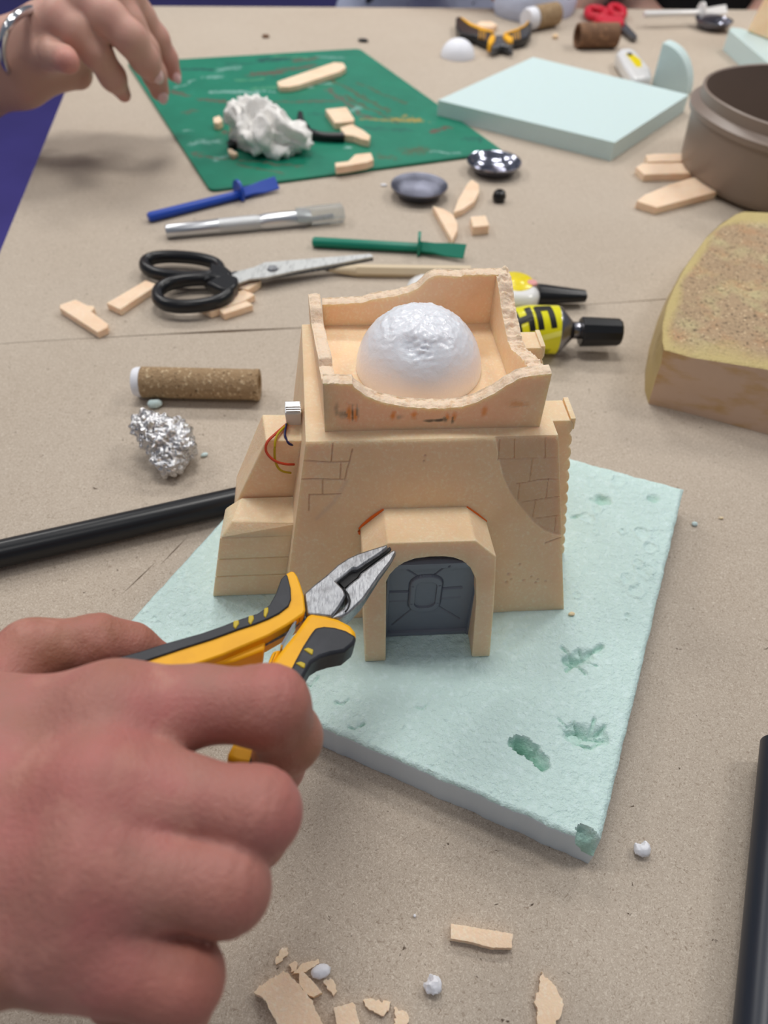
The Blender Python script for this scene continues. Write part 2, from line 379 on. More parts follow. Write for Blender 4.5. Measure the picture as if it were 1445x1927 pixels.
dent(1094, 1384, .0065, .003, 1.5, .8, 5, .5); crack([(1068, 1378), (1090, 1374), (1104, 1384), (1124, 1380), (1138, 1366)], .001, .0018); crack([(1112, 1378), (1118, 1352)], .0008, .0018); crack([(1052, 1368), (1072, 1384), (1080, 1404)], .0012, .001, .4); crack([(1088, 1398), (1112, 1408), (1130, 1396)], .0009, .0015)
dent(982, 1402, .0050, .005, 1.1, .8, -25, 1, 3); dent(1008, 1426, .0052, .0045, 1.3, .55, -38, 1, 3); crack([(975, 1395), (1000, 1418), (1022, 1445)], .0018, .003, 1)
dent(1133, 938, .004, .0026, 1.3, 1, 0, .8); dent(1230, 940, .0034, .002, 1, 1, 0, .6); dent(1085, 972, .002, .0016, 2, .6, 20, .5)
dent(1105, 1588, .0058, .0075, .9, 1.0, 30, .9, 3.5, .25); dent(1122, 1600, .005, .004, 1, 1, 0, .0, 3, .3)
crack([(1098, 1240), (1090, 1222)], .0008, .0016); crack([(1085, 1244), (1066, 1262)], .0008, .0014); crack([(1100, 1244), (1124, 1252)], .0007, .0014); crack([(1094, 1384), (1080, 1358)], .0007, .0014); crack([(1100, 1386), (1136, 1392)], .0008, .0014); crack([(1066, 1368), (1050, 1352)], .0007, .001)
crack([(655, 1368), (668, 1372), (685, 1362)], .0007, .0014, .6); crack([(632, 1322), (645, 1326), (656, 1316)], .0006, .001, .5); crack([(783, 1330), (795, 1334), (803, 1326)], .0006, .0012, .6)
crack([(572, 1285), (585, 1292), (600, 1272)], .0006, .001, .5)
for px, py, r in ((1208, 1002, .0042), (1222, 1030, .0036), (1213, 1073, .0042), (1180, 1092, .0040), (1195, 1110, .004), (1105, 975, .004), (1122, 960, .003), (1160, 905, .004), (1170, 1000, .002), (1120, 1000, .0018), (1180, 1160, .0018), (1085, 1120, .002), (1200, 1060, .0024)):
    bump_(px, py, r, .00055)
for _ in range(130):
    px, py = rng.uniform(1060, 1260), rng.uniform(880, 1180); bump_(px, py, rng.uniform(.0006, .0016), rng.uniform(.0001, .00035), False)
for _ in range(120):
    px, py = rng.uniform(270, 560), rng.uniform(1050, 1240); bump_(px, py, rng.uniform(.0008, .002), rng.uniform(.0001, .0004))
for _ in range(130):
    px, py = rng.uniform(600, 1120), rng.uniform(1300, 1560); bump_(px, py, rng.uniform(.0006, .002), rng.uniform(.0001, .0003))
mk[..., 3] *= .85
edge = np.minimum(np.minimum(uu, 1-uu), np.minimum(vv, 1-vv))
wb = nf*.0005*np.clip(1-edge*25, 0, 1)
X += wb; Y += wb*.7
Z -= .0012*np.clip(1-edge*140, 0, 1)
Vt = np.stack([X, Y, ZB+Z], -1).reshape(-1, 3); idx = np.arange(nu*nv).reshape(nu, nv)
Ft = np.stack([idx[:-1, :-1], idx[1:, :-1], idx[1:, 1:], idx[:-1, 1:]], -1).reshape(-1, 4).tolist()
ring = list(idx[:, 0])+list(idx[-1, 1:])+list(idx[-2::-1, -1])+list(idx[0, -2:0:-1])
Vs = Vt[ring].copy(); Vs[:, 2] = 0; Vm = Vt[ring].copy(); Vm[:, 2] = np.minimum(.0155, Vm[:, 2]-.0005)
n = len(ring); V = np.concatenate([Vt, Vm, Vs]); o1, o2 = len(Vt), len(Vt)+n
F = Ft+[(ring[i], o1+i, o1+(i+1) % n, ring[(i+1) % n]) for i in range(n)]+[(o1+i, o2+i, o2+(i+1) % n, o1+(i+1) % n) for i in range(n)]+[tuple(o2+i for i in range(n))[::-1]]
mi = [0]*len(Ft)+[1]*(len(F)-len(Ft))
mk2 = np.concatenate([mk.reshape(-1, 4), np.zeros((2*n, 4))])
add('foam_board', V, F, None, None, 'pale green foam board with dents and a chipped corner, under the model house', 'foam board', marks=mk2, mats=[M['minttop'], M['mintside']], mi=mi, ang=55)

# ------------------------------------------------------------------ model house
HO = at(532, 1168, ZB); HR = at(1061, 1147, ZB); HU = (HR-HO); HW = np.linalg.norm(HU); HU = HU/HW; HV = np.array([-HU[1], HU[0], 0]); HZ = np.array([0, 0, 1.])
def L(x, y, z): return HO+HU*(x*.001)+HV*(y*.001)+HZ*(z*.001)
def hl(p): q = (p-HO)*1000; return np.array([q @ HU, q @ HV, q[2]])
house = thing('model_house', 'peach foam desert house model with white dome, on the dented green board', 'model house', L(63, 60, 0))
nrm = -HV*math.cos(math.atan(.222))+HZ*math.sin(math.atan(.222))
def fc(px, py): q = hl(onpl(px, py, HO, -HV+HZ*.222)); return (q[0], q[2])
NU, NV = 300, 210
s, t = np.meshgrid(np.linspace(0, 1, NU), np.linspace(0, 1, NV), indexing='ij')
z = t*87; x = (14.4*t)*(1-s)+(126.2-15.5*t)*s; y = .2218*z
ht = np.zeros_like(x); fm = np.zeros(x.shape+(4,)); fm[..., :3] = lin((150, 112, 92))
cv = [fc(*p) for p in ((932, 826), (938, 865), (946, 898), (960, 928), (980, 955), (1003, 983), (1022, 998), (1040, 1006), (1064, 1011), (1120, 1010), (1120, 800), (932, 800))]
def inside(X, Y, P):
    c = np.zeros(X.shape, bool)
    for (ax, ay), (bx, by) in zip(P, P[1:]+P[:1]):
        k = ((ay > Y) != (by > Y)) & (X < (bx-ax)*(Y-ay)/(by-ay+1e-12)+ax); c ^= k
    return c
reg = inside(x, z, cv)
dcv = poly_d(x, z, cv[:9])
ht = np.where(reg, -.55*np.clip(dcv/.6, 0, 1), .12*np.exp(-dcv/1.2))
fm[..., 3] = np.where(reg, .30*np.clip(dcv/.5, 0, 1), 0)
lines = [((937, 865), (1052, 862)), ((969, 829), (968, 864)), ((1027, 828), (1027, 864)), ((941, 830), (938, 864)),
 ((973, 912), (997, 908), (1014, 904), (1053, 902)), ((1003, 865), (997, 908)), ((983, 946), (1006, 943), (1029, 939), (1054, 936)), ((979, 912), (975, 940)), ((1033, 903), (1028, 940)),
 ((1010, 977), (1054, 971)), ((1009, 943), (1003, 974)), ((1047, 973), (1045, 1001)), ((1026, 1022), (1059, 1010)),
 ((572, 867), (622, 870), (656, 869)), ((568, 902), (646, 902)), ((582, 931), (641, 930)), ((626, 836), (623, 870)), ((607, 902), (607, 930)), ((582, 931), (581, 960)), ((663, 846), (657, 870), (652, 888), (649, 903)), ((641, 873), (640, 901))]
for q in lines:
    wv = np.array([[noise.noise(Vector((a*.25, b*.25, 5))) for b in z[i]] for i, a in enumerate(x[:, 0])]) if False else 0
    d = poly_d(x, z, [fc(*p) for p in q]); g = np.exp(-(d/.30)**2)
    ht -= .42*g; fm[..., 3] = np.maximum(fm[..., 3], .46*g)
sc_ = poly_d(x, z, [fc(*p) for p in ((652, 905), (628, 945), (596, 976))]); g = np.exp(-(sc_/1.0)**2)*.35
fm[..., :3] = np.where((g > fm[..., 3])[..., None], lin((216, 188, 168)), fm[..., :3]); fm[..., 3] = np.maximum(fm[..., 3], g)
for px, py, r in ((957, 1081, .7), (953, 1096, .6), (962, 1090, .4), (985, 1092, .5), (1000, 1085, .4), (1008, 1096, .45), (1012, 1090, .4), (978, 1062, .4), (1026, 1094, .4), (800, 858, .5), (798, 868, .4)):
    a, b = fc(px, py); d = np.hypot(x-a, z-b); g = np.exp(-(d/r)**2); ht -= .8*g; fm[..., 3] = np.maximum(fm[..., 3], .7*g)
ht += np.array([[noise.noise(Vector((a*.12, b*.12, 2)))*.22 for b in np.linspace(0, 87, NV)] for a in np.linspace(0, 126, NU)])
edgef = np.minimum(1-t, 1)*87; ht -= .7*np.exp(-edgef/.7); 
V = HO+(x*.001)[..., None]*HU+(y*.001)[..., None]*HV+(z*.001)[..., None]*HZ+(ht*.001)[..., None]*nrm
idx = np.arange(NU*NV).reshape(NU, NV); V = V.reshape(-1, 3)
F = np.stack([idx[:-1, :-1], idx[1:, :-1], idx[1:, 1:], idx[:-1, 1:]], -1).reshape(-1, 4).tolist(); nf_ = len(F)
ex = [L(0, 118, 0), L(126.2, 118, 0), L(12.2, 99, 86.6), L(109, 99, 86.6)]; b0 = len(V); V = np.concatenate([V, ex])
F += [tuple(idx[0, ::-1])+(b0, b0+2) if False else tuple([b0, b0+2]+list(idx[0, ::-1])), tuple([b0+3, b0+1]+list(idx[-1, :])), tuple([b0+2, b0+3]+list(idx[::-1, -1])), tuple([b0+1, b0]+list(idx[:, 0])), (b0+1, b0+3, b0+2, b0)]
add('tapered_wall_block', V, F, None, house, marks=np.concatenate([fm.reshape(-1, 4), np.zeros((4, 4))]), mats=[M['peachface'], M['peach']], mi=[0]*nf_+[1]*5, ang=30)

def parapet(name, A, B, prof, z0, th, side, rough=.5, inset=0, marks=None, seed=0, slope=0):
    """wall from A to B (local mm) on its outer line, thickness to 'side', torn top following prof [(distance along, z)]"""
    A = np.array(A, float); B = np.array(B, float); d = B-A; Ln = np.linalg.norm(d); d /= Ln; nn = np.array([-d[1], d[0]])*side
    N = int(Ln/.55); K = 9; NZ = 26; V = []; F = []; mi = []; mkc = []
    sx = np.linspace(0, Ln, N); zt = np.interp(sx, [p[0] for p in prof], [p[1] for p in prof])
    rows = []
    for i in range(N):
        col = []
        zt_ = zt[i]+noise.noise(Vector((sx[i]*.5, seed, 0)))*rough*1.3
        for j in range(NZ+1):
            z = z0+(zt_-z0)*j/NZ; p = A+d*sx[i]; w_ = noise.noise(Vector((sx[i]*.15, z*.15, seed)))*.12; col.append((p[0]-nn[0]*w_, p[1]-nn[1]*w_, z))
        for j in range(1, K):
            f = j/K; p = A+d*(sx[i]+noise.noise(Vector((sx[i]*.8, j, seed+9)))*.3)+nn*th*f
            zz_ = zt_+slope*f+noise.fractal(Vector((sx[i]*.35, f*th*.35, seed+3)), 1, 2, 4)*rough*1.6-(.35 if j in (1, K-1) else 0)
            col.append((p[0], p[1], zz_))
        for j in range(NZ, -1, -1):
            z = z0+(zt_+slope-z0)*j/NZ; p = A+d*sx[i]+nn*th; w_ = noise.noise(Vector((sx[i]*.15, z*.15, seed+5)))*.12; col.append((p[0]+nn[0]*w_, p[1]+nn[1]*w_, z))
        rows.append(col)
    m_ = len(rows[0]); V = [L(*p) for c in rows for p in c]
    for i in range(N-1):
        for j in range(m_-1): F.append((i*m_+j, i*m_+j+1, (i+1)*m_+j+1, (i+1)*m_+j)); mi.append(1 if NZ <= j < NZ+K else 0)
        F.append((i*m_+m_-1, i*m_, (i+1)*m_, (i+1)*m_+m_-1)); mi.append(0)
    F += [tuple(range(m_))[::-1], tuple((N-1)*m_+j for j in range(m_))]; mi += [0, 0]
    ma = np.zeros((len(V), 4))
    if marks is not None:
        P = np.array(V)
        for (px, py, rx, ry, colr, k) in marks:
            c = onpl(px, py, L(A[0], A[1], 0), -HV); q = P-c; dx = (q @ HU)*1000; dz = q[:, 2]*1000
            nz = np.array([noise.noise(Vector(v)*600)*.55 for v in P])
            g = np.clip(1.35-np.hypot(dx/rx, dz/ry)/1.3+nz, 0, 1)*k*((P-L(A[0], A[1], 0)) @ HV < .0015); w2 = g > ma[:, 3]
            ma[w2, :3] = lin(colr); ma[:, 3] = np.maximum(ma[:, 3], g)
    o = add(name, V, F, None, house, marks=ma, mats=[M['peachface'], M['peachrough']], mi=mi, ang=50)
    if side*1 < 0 or True:
        bm = bmesh.new(); bm.from_mesh(o.data); bmesh.ops.recalc_face_normals(bm, faces=bm.faces); bm.to_mesh(o.data); bm.free()
    return o
OR = (232, 150, 60); DK = (70, 54, 50)
parapet('parapet', (21.6, 25.5), (104.6, 25.5), [(0, 109.4), (10.6, 109.1), (11.2, 107.5), (15.8, 103.5), (21.7, 100.4), (29, 98.4), (37.7, 97.2), (44.4, 97), (51.7, 97.6), (57, 99.6), (63, 103.5), (67, 107), (71, 110.1), (77, 111.5), (83, 111.9)], 86, 5.5, 1, .34,
  marks=[(650, 780, 2.0, 1.6, DK, .6), (657, 779, 1.0, 3.2, OR, .9), (668, 782, .8, 2.6, OR, .9), (663, 780, .5, 3.2, DK, .9), (672, 778, .4, 2.6, DK, .6), (740, 782, .9, 1.8, OR, .9), (750, 785, 1.2, 1, DK, .35), (779, 781, .9, 1.6, OR, .8), (810, 792, 1.8, .5, DK, .8), (825, 791, 2.2, .6, DK, .9), (838, 790, .8, 1, DK, .7), (842, 785, .6, 1.6, OR, .8), (855, 784, .8, 1.6, OR, .8), (852, 788, .4, 1.4, DK, .8), (911, 774, 1, 2.0, OR, .75), (973, 760, 2.6, 1.2, (222, 160, 96), .7), (633, 770, .6, 2.6, DK, .4)], seed=1)
parapet('parapet', (21.6, 103), (101.5, 103), [(0, 97.4), (18, 98.2), (22, 99.8), (32, 101.2), (38, 103), (42, 105.2), (46, 109.6), (49, 111), (60, 110.2), (61, 111), (80, 111)], 86, 5.5, -1, .26, seed=2)
parapet('parapet', (21.6, 25.5), (15.6, 103), [(0, 109.4), (3.8, 109), (5, 107), (13, 104.4), (20, 102.5), (22, 105), (26, 104.5), (38, 100), (53, 97.2), (57, 95), (62, 94.4), (68, 98.6), (77.8, 99.6)], 86, 5.2, -1, .24, seed=3)
parapet('parapet', (105.0, 31), (102.6, 103), [(0, 109), (5, 107.5), (14, 105), (21, 102.5), (28, 99.2), (36, 99), (44, 101.5), (52, 104), (60, 108.5), (66, 110.5), (72, 111)], 86, 6.2, 1, .9, seed=4)
# dome
Vd, Fd = [], []; SG, RN = 128, 64; c0 = L(61.3, 65.5, 86.8)
for i in range(RN+1):
    a = math.pi/2*i/RN
    for k in range(SG if i < RN else 1):
        b = 2*math.pi*k/SG; p = Vector((math.cos(a)*math.cos(b), math.cos(a)*math.sin(b), math.sin(a)))
        h = max(0, min(1, (a-.35)*1.6)); dsp = -abs(noise.fractal(p*3.2+Vector((3, 1, 0)), 1, 2, 3))*.45*h
        vr = noise.voronoi(p*5)[0]; dsp += max(0, .10-(vr[1]-vr[0]))*3.4*h+vr[0]*.35*h; v2 = noise.voronoi(p*9+Vector((2, 2, 2)))[0]; dsp += v2[0]*.3*h+max(0, .08-(v2[1]-v2[0]))*2.2*h
        q = p-Vector((-.18, -.56, .8)).normalized(); dsp -= 1.6*math.exp(-(q.length/.16)**2)
        q = p-Vector((.03, -.62, .78)).normalized(); dsp -= 1.0*math.exp(-(q.length/.2)**2)*(1+noise.noise(p*18)*1.6)
        dsp -= max(0, p.z-.9)*8
        r = 26.2+dsp; Vd.append(c0+np.array([p.x*r, p.y*r, p.z*r*.97])*.001)
for i in range(RN-1):
    for k in range(SG): Fd.append((i*SG+k, i*SG+(k+1) % SG, (i+1)*SG+(k+1) % SG, (i+1)*SG+k))
for k in range(SG): Fd.append(((RN-1)*SG+k, (RN-1)*SG+(k+1) % SG, RN*SG))
Fd.append(tuple(range(SG))[::-1])
add('dome', Vd, Fd, M['dome'], house, label='white polystyrene dome with a dented top', ang=60)
# doorway
prof = [(35.2, 0), (44.0, 0), (43.7, 42), (45, 45.5), (47.3, 48.5), (50.4, 51), (54.4, 52.7), (60, 53.4), (65.7, 53.3), (69.5, 52.6), (73.1, 50.9), (76.5, 47.4), (79, 41.9), (80.2, 30), (80.8, 0), (88.6, 0), (87.6, 30), (86.2, 52.6), (77.5, 60.4), (44.1, 60.6), (34.6, 51.5), (34.6, 30)]
fr = [L(a, -22.7+.23*b, b) for a, b in prof]; bk = [L(a, .222*b*.935+.6, b*.935) for a, b in prof]
V, F = prism(fr, bk); add('doorway_arch', V, F, M['peach'], house, bevel=.0005, smooth=False)
pth = [L(34.2, 10.2, 44.5), L(34.4, 10.6, 47.5), L(39, 11.6, 52.5), L(44, 12.2, 56.6)]; V, F = tube(pth, [.0004, .0008, .0008, .0005], 8, sub=3); add('glue_seam', V, F, M['orange'], house, label='orange glue seam')
pth = [L(77.5, 12.3, 56.6), L(82, 11.7, 52.8), L(86.2, 11, 49)]; V, F = tube(pth, [.0004, .0006, .0005], 8, sub=3); add('glue_seam', V, F, M['orange'], house, label='orange glue seam')
# door
NX, NZ_ = 150, 200; xs, zs = np.meshgrid(np.linspace(44.3, 81, NX), np.linspace(0.2, 50, NZ_), indexing='ij')
def dc(px, py): q = hl(onpl(px, py, L(0, -9.5, 0), HV)); return (q[0], q[2])
cx, cz = dc(800, 1117)
def stad(hw, hh, r): qx = np.abs(xs-cx)-(hw-r); qz = np.abs(zs-cz)-(hh-r); return np.hypot(np.maximum(qx, 0), np.maximum(qz, 0))+np.minimum(np.maximum(qx, qz), 0)-r
hh = np.zeros_like(xs)
bd = np.minimum(np.minimum(xs-45.3, 79.8-xs), np.minimum(zs-2.6, 47.2-zs)); hh += np.where(bd < 0, 1.2, 0)
hh += np.where((xs > 79.8) | (zs > 47.2), .5, 0)
so = stad(6.6, 12.2, 5.6); si = stad(4.3, 8.8, 3.4)
hh = np.where(so < 0, .9, hh); hh = np.where(si < 0, .1, hh); hh -= .5*np.exp(-(so/.35)**2)
for q in (((756, 1065), (790, 1087)), ((846, 1059), (812, 1086)), ((733, 1113), (771, 1112)), ((828, 1107), (868, 1104)), ((737, 1176), (773, 1147)), ((827, 1142), (866, 1165))):
    d = poly_d(xs, zs, [dc(*p) for p in q]); hh -= .6*np.exp(-(d/.28)**2)*(so > 0)
for q in (((736, 1132), (771, 1130)), ((829, 1126), (864, 1123)), ((733, 1115.5), (771, 1114.5)), ((828, 1109.5), (868, 1106.5))):
    d = poly_d(xs, zs, [dc(*p) for p in q]); hh += .35*np.exp(-(d/.4)**2)*(so > 0)
for a, b in ((5.5, 6), (-5.5, 6), (5.5, -6), (-5.5, -6)): hh -= .5*np.exp(-(((xs-cx-a)**2+(zs-cz-b)**2)/.12))
V = np.array([L(a, -9.5-h_, b) for a, b, h_ in zip(xs.ravel(), zs.ravel(), hh.ravel())]); idx = np.arange(NX*NZ_).reshape(NX, NZ_)
F = np.stack([idx[:-1, :-1], idx[1:, :-1], idx[1:, 1:], idx[:-1, 1:]], -1).reshape(-1, 4).tolist()
rg = list(idx[:, 0])+list(idx[-1, 1:])+list(idx[-2::-1, -1])+list(idx[0, -2:0:-1]); b0 = len(V); V = np.concatenate([V, V[rg]+HV*.0035]); n = len(rg)
F += [(rg[i], b0+i, b0+(i+1) % n, rg[(i+1) % n]) for i in range(n)]+[tuple(b0+i for i in range(n))]
add('door', V, F, M['greydoor'], house, label='dark grey plastic hatch door', ang=35)
# side block in layers
for k, (z0, z1) in enumerate(((0, 13.6), (13.9, 25.0), (25.3, 38.5))):
    fx = lambda z: -31.8+.215*z
    P = lambda z: [L(fx(z), 14.5+.03*z, z), L(9, 14.5+.03*z, z), L(9, 33, z), L(fx(z)+1, 33, z)]
    V, F = prism(P(z0), P(z1))
    if k == 2:
        V2, F2 = prism([L(fx(38.5), 15.6, 38.45), L(9, 15.6, 38.45), L(9, 33, 38.45), L(fx(38.5)+1, 33, 38.45)], [L(-18.5, 20.5, 43.5), L(9, 17.5, 44.5), L(9, 32.5, 45), L(-15, 32.5, 45)])
        V, F = join((V, F), (V2, F2))
    add('side_block_layer', V, F, M['peach'], house, bevel=.0006, smooth=False)
V, F = prism([L(-28, 33.2, 0), L(9, 33.2, 0), L(16, 33.2, 75.5), L(-1.8, 33.2, 76.2), L(-17.5, 33.2, 42)], [L(-26, 49, 0), L(9, 49, 0), L(14, 49, 76), L(-4.0, 49, 76.8), L(-18.5, 49, 42)])
add('buttress', V, F, M['peach'], house, bevel=.0007, smooth=False)
# scalloped posts on the right side
def post(y0, y1, top, nm):
    N = 60; P0, P1 = [], []
    for i in range(N+1):
        z = top*i/N; sc2 = abs(math.sin(z/top*math.pi*12))**.5; e_ = 134-.165*z-(1-sc2)*1.3; P0.append(L(e_, y0, z)); P1.append(L(e_-.3, y1, z))
    P0 += [L(108, y0, top), L(120, y0, 0)]; P1 += [L(108, y1, top), L(120, y1, 0)]
    V, F = prism(P0, P1); add(nm, V, F, M['peach'], house, smooth=False, bevel=.0003)
post(32, 45, 84, 'scalloped_post'); post(86, 99, 81, 'scalloped_post')
for (y0, y1, top) in ((32.5, 46, 84), (86.5, 99.5, 81)):
    V, F = prism([L(119.6, y0, top-5), L(121.6, y0, top-5), L(121.2, y0, top+.6), L(119.2, y0, top+.6)], [L(119.6, y1, top-5), L(121.6, y1, top-5), L(121.2, y1, top+.6), L(119.2, y1, top+.6)])
    add('thin_strip', V, F, M['peach'], house, smooth=False)
# connector and wires
def onY(px, py, y): return onpl(px, py, L(0, y, 0), HV)
cc = onY(552, 778, 44); V, F = box(cc, HU, HV*.9+HZ*.3, np.cross(HU, HV*.9+HZ*.3), .0062, .0060, .0100); 
con = add('connector', V, F, M['gwhite'], house, bevel=.0004, label='white wire connector')
for k in range(4):
    V, F = box(onY(551+k*.5, 764+k*4.2, 40.6), HU, HV, HZ, .0056, .0014, .0007); add('contact', V, F, M['silver'], con, smooth=False)
V, F = prism([onY(*p, 45) for p in ((556, 790), (563, 775), (558, 830), (551, 832))], [onY(*p, 45)+HU*.001+HV*.002 for p in ((556, 790), (563, 775), (558, 830), (551, 832))]); add('wire_strip', V, F, M['blackg'], house, smooth=False)
V, F = tube([onY(541, 797, 43), onY(520, 815, 36), onY(503, 832, 32), onY(501, 850, 30), onY(515, 866, 28.5), onY(535, 873, 29), onY(553, 874, 32)], .00055, 8, sub=5); add('wire', V, F, M['w_red'], house, label='red wire')
V, F = tube([onY(541, 798, 42), onY(522, 818, 35), onY(517, 840, 31), onY(518, 868, 29), onY(528, 885, 28), onY(547, 890, 31)], .0005, 8, sub=5); add('wire', V, F, M['w_yel'], house, label='yellow wire')
V, F = tube([onY(539, 798, 41.5), onY(536, 818, 36), onY(543, 834, 33), onY(552, 836, 34), onY(547, 822, 36)], .0005, 8, sub=5); add('wire', V, F, M['w_blu'], house, label='dark blue wire')
# ------------------------------------------------------------------ cutting mat and what lies on it
ML = [at(395, 357, .003), at(948, 284, .003), at(676, 91, .003), at(239, 117, .003)]
def roundpoly(P, r, k=6):
    out = []
    for i in range(len(P)):
        a, b, c = P[i-1], P[i], P[(i+1) % len(P)]; u = (a-b)/np.linalg.norm(a-b); v = (c-b)/np.linalg.norm(c-b)
        p, q = b+u*r, b+v*r
        for j in range(k+1):
            t = j/k; out.append((1-t)**2*p+2*t*(1-t)*b+t*t*q)
    return out
T = roundpoly(ML, .008); V, F = prism([p*[1, 1, 0]+[0, 0, .0001] for p in T], T)
cm = add('cutting_mat', V, F, M['mat'], None, 'green cutting mat covered in old paint smears and cut marks', 'cutting mat', bevel=.0006, smooth=False)
gu, gv = 380, 300; IN = [(ML[i]+(np.mean(ML, 0)-ML[i])*.03) for i in range(4)]
us, vs_ = np.meshgrid(np.linspace(0, 1, gu), np.linspace(0, 1, gv), indexing='ij')
G = ((1-us)*(1-vs_))[..., None]*IN[0]+(us*(1-vs_))[..., None]*IN[1]+(us*vs_)[..., None]*IN[2]+((1-us)*vs_)[..., None]*IN[3]
GX, GY = G[..., 0], G[..., 1]
gn = np.array([[noise.fractal(Vector((GX[i, j]*60, GY[i, j]*60, 0)), 1, 2, 4) for j in range(gv)] for i in range(gu)])
gn2 = np.array([[noise.fractal(Vector((GX[i, j]*260, GY[i, j]*260, 7)), 1, 2, 3) for j in range(gv)] for i in range(gu)])
gc = np.zeros(G.shape[:2]+(4,))
PC = ((112, 66, 60), (150, 190, 184), (176, 146, 62), (20, 62, 66), (84, 84, 56), (92, 160, 120))
def stroke(px, py, L_, w_, ang, ci, k=.7):
    c = at(px, py, .003); a = math.radians(ang); d = np.array([math.cos(a), math.sin(a)])*L_/2
    q = seg_d(GX+gn*.006, GY+gn[::-1]*.004, c[:2]-d, c[:2]+d)/w_
    g = np.clip(1.2-q+gn2*.9, 0, 1)**1.3*k; m_ = g > gc[..., 3]*.8; gc[m_, :3] = lin(PC[ci]); gc[..., 3] = np.where(m_, np.maximum(g, gc[..., 3]*.8), gc[..., 3])
for q in ((402, 190, .024, .005, -5, 0), (338, 176, .022, .005, -30, 0), (447, 205, .014, .008, 30, 0), (372, 290, .006, .005, 0, 0), (430, 250, .012, .0035, -60, 0), (470, 172, .06, .0025, 4, 1, .8), (440, 174, .05, .003, 0, 1), (400, 145, .02, .006, 10, 1, .5), (430, 130, .02, .007, 40, 1, .5), (350, 158, .03, .0025, 60, 1, .6), (370, 131, .03, .005, 0, 3, .9), (515, 112, .03, .009, 20, 3, .8), (500, 138, .03, .008, 20, 0, .8), (560, 128, .04, .008, 30, 0, .6), (575, 112, .03, .006, 30, 0, .6), (650, 165, .09, .003, -50, 4, .8), (672, 178, .12, .004, -54, 4, .8), (695, 205, .10, .003, -50, 4, .8), (655, 195, .10, .004, -60, 0, .7), (715, 175, .08, .003, -48, 4, .7), (765, 226, .03, .006, 0, 2, .9), (730, 226, .05, .0035, 0, 2, .6), (760, 218, .006, .005, 60, 2), (828, 244, .022, .004, 50, 0, .9), (727, 296, .012, .006, 0, 4, .7), (782, 284, .016, .010, 20, 4, .7), (840, 287, .03, .002, 0, 1, .6), (560, 192, .05, .003, 5, 0, .5), (600, 190, .04, .004, 10, 0, .5), (373, 268, .014, .005, 40, 1, .5), (398, 267, .012, .005, 30, 1, .5), (470, 304, .10, .002, -8, 0, .7), (490, 318, .05, .002, -20, 0, .6), (415, 297, .012, .004, 60, 1, .5), (655, 278, .004, .003, 0, 1, .9), (605, 157, .02, .004, 0, 1, .7), (572, 165, .02, .003, 20, 1, .7), (668, 205, .012, .006, 60, 1, .6), (470, 150, .03, .004, 10, 5, .6), (500, 165, .03, .004, 20, 5, .6), (545, 107, .04, .004, 0, 5, .6), (620, 108, .03, .004, 0, 1, .5), (360, 210, .01, .004, 60, 0, .5), (352, 245, .006, .003, 0, 1, .5), (890, 262, .012, .006, 0, 3, .5), (450, 120, .03, .004, 10, 3, .5), (690, 240, .03, .003, 0, 3, .6), (740, 245, .04, .003, 5, 3, .5), (620, 215, .05, .004, 10, 3, .4), (540, 145, .03, .004, 10, 3, .4)):
    stroke(*q)
gi = np.arange(gu*gv).reshape(gu, gv); F = np.stack([gi[:-1, :-1], gi[1:, :-1], gi[1:, 1:], gi[:-1, 1:]], -1).reshape(-1, 4).tolist()
V = G.reshape(-1, 3)+[0, 0, .00004]
add('painted_surface', V, F, M['matp'], cm, label='paint smears and cut marks', marks=gc.reshape(-1, 4))
def foam(pts, h, label, z0=0.0, m='scrap', jag=0, bev=.0006, name='foam_offcut', cat='foam offcut', group=None):
    V, F = slab_px(pts, z0+h, z0+.0001, jag); return add(name, V, F, M[m], None, label, cat, group, smooth=False, bevel=bev if not jag else None)
MZ = .003
foam([(521, 154), (531, 150), (628, 117), (646, 118), (651, 126), (640, 134), (560, 160), (543, 163), (526, 163)], .006, 'long peach foam strip lying across the far part of the green mat', MZ)
foam([(612, 205), (652, 201), (667, 224), (664, 228), (630, 231)], .007, 'square peach foam piece in the middle of the green mat', MZ)
foam([(640, 240), (662, 233), (684, 245), (697, 255), (694, 264), (680, 261), (665, 255), (648, 253)], .007, 'boot-shaped peach foam piece beside the square one on the green mat', MZ)
foam([(630, 306), (655, 303), (668, 290), (698, 287), (703, 300), (690, 305), (650, 312), (632, 314)], .007, 'stepped peach foam piece near the near edge of the green mat', MZ)
foam([(401, 221), (413, 217), (419, 226), (410, 232), (402, 230)], .007, 'small cream foam crumb left of the tissue on the green mat', MZ, name='foam_crumb', cat='foam crumb')
foam([(428, 279), (436, 280), (448, 288), (440, 291), (430, 287)], .004, 'flat cream foam crumb in front of the tissue on the green mat', MZ, name='foam_crumb', cat='foam crumb')
foam([(482, 189), (490, 183), (503, 186), (506, 200), (490, 202)], .022, 'peach foam chunk poking up behind the tissue', MZ, name='foam_chunk', cat='foam offcut')
foam([(428, 210), (440, 204), (450, 208), (446, 216), (432, 217)], .020, 'pale foam chip at the left edge of the tissue', MZ, name='foam_chunk', cat='foam offcut')
foam([(426, 266), (436, 260), (448, 258), (444, 270), (430, 274)], .006, 'black scrap on the green mat left of the tissue', MZ, m='blackg', name='plastic_scrap', cat='scrap')
bt = thing('black_tool', 'black bent tool lying half under the tissue on the green mat', 'craft tool', at(600, 245, MZ))
V, F = tube([at(575, 246, .008), at(590, 253, .008), at(612, 257, .0075), at(647, 258, .0075)], [.0045, .0045, .004, .0045], 10, sub=4); add('handle', V, F, M['blackg'], bt)
V, F = tube([at(565, 214, .006), at(566, 228, .006), at(576, 243, .008)], [.003, .0036, .0045], 10, sub=4); add('bent_end', V, F, M['blackg'], bt)
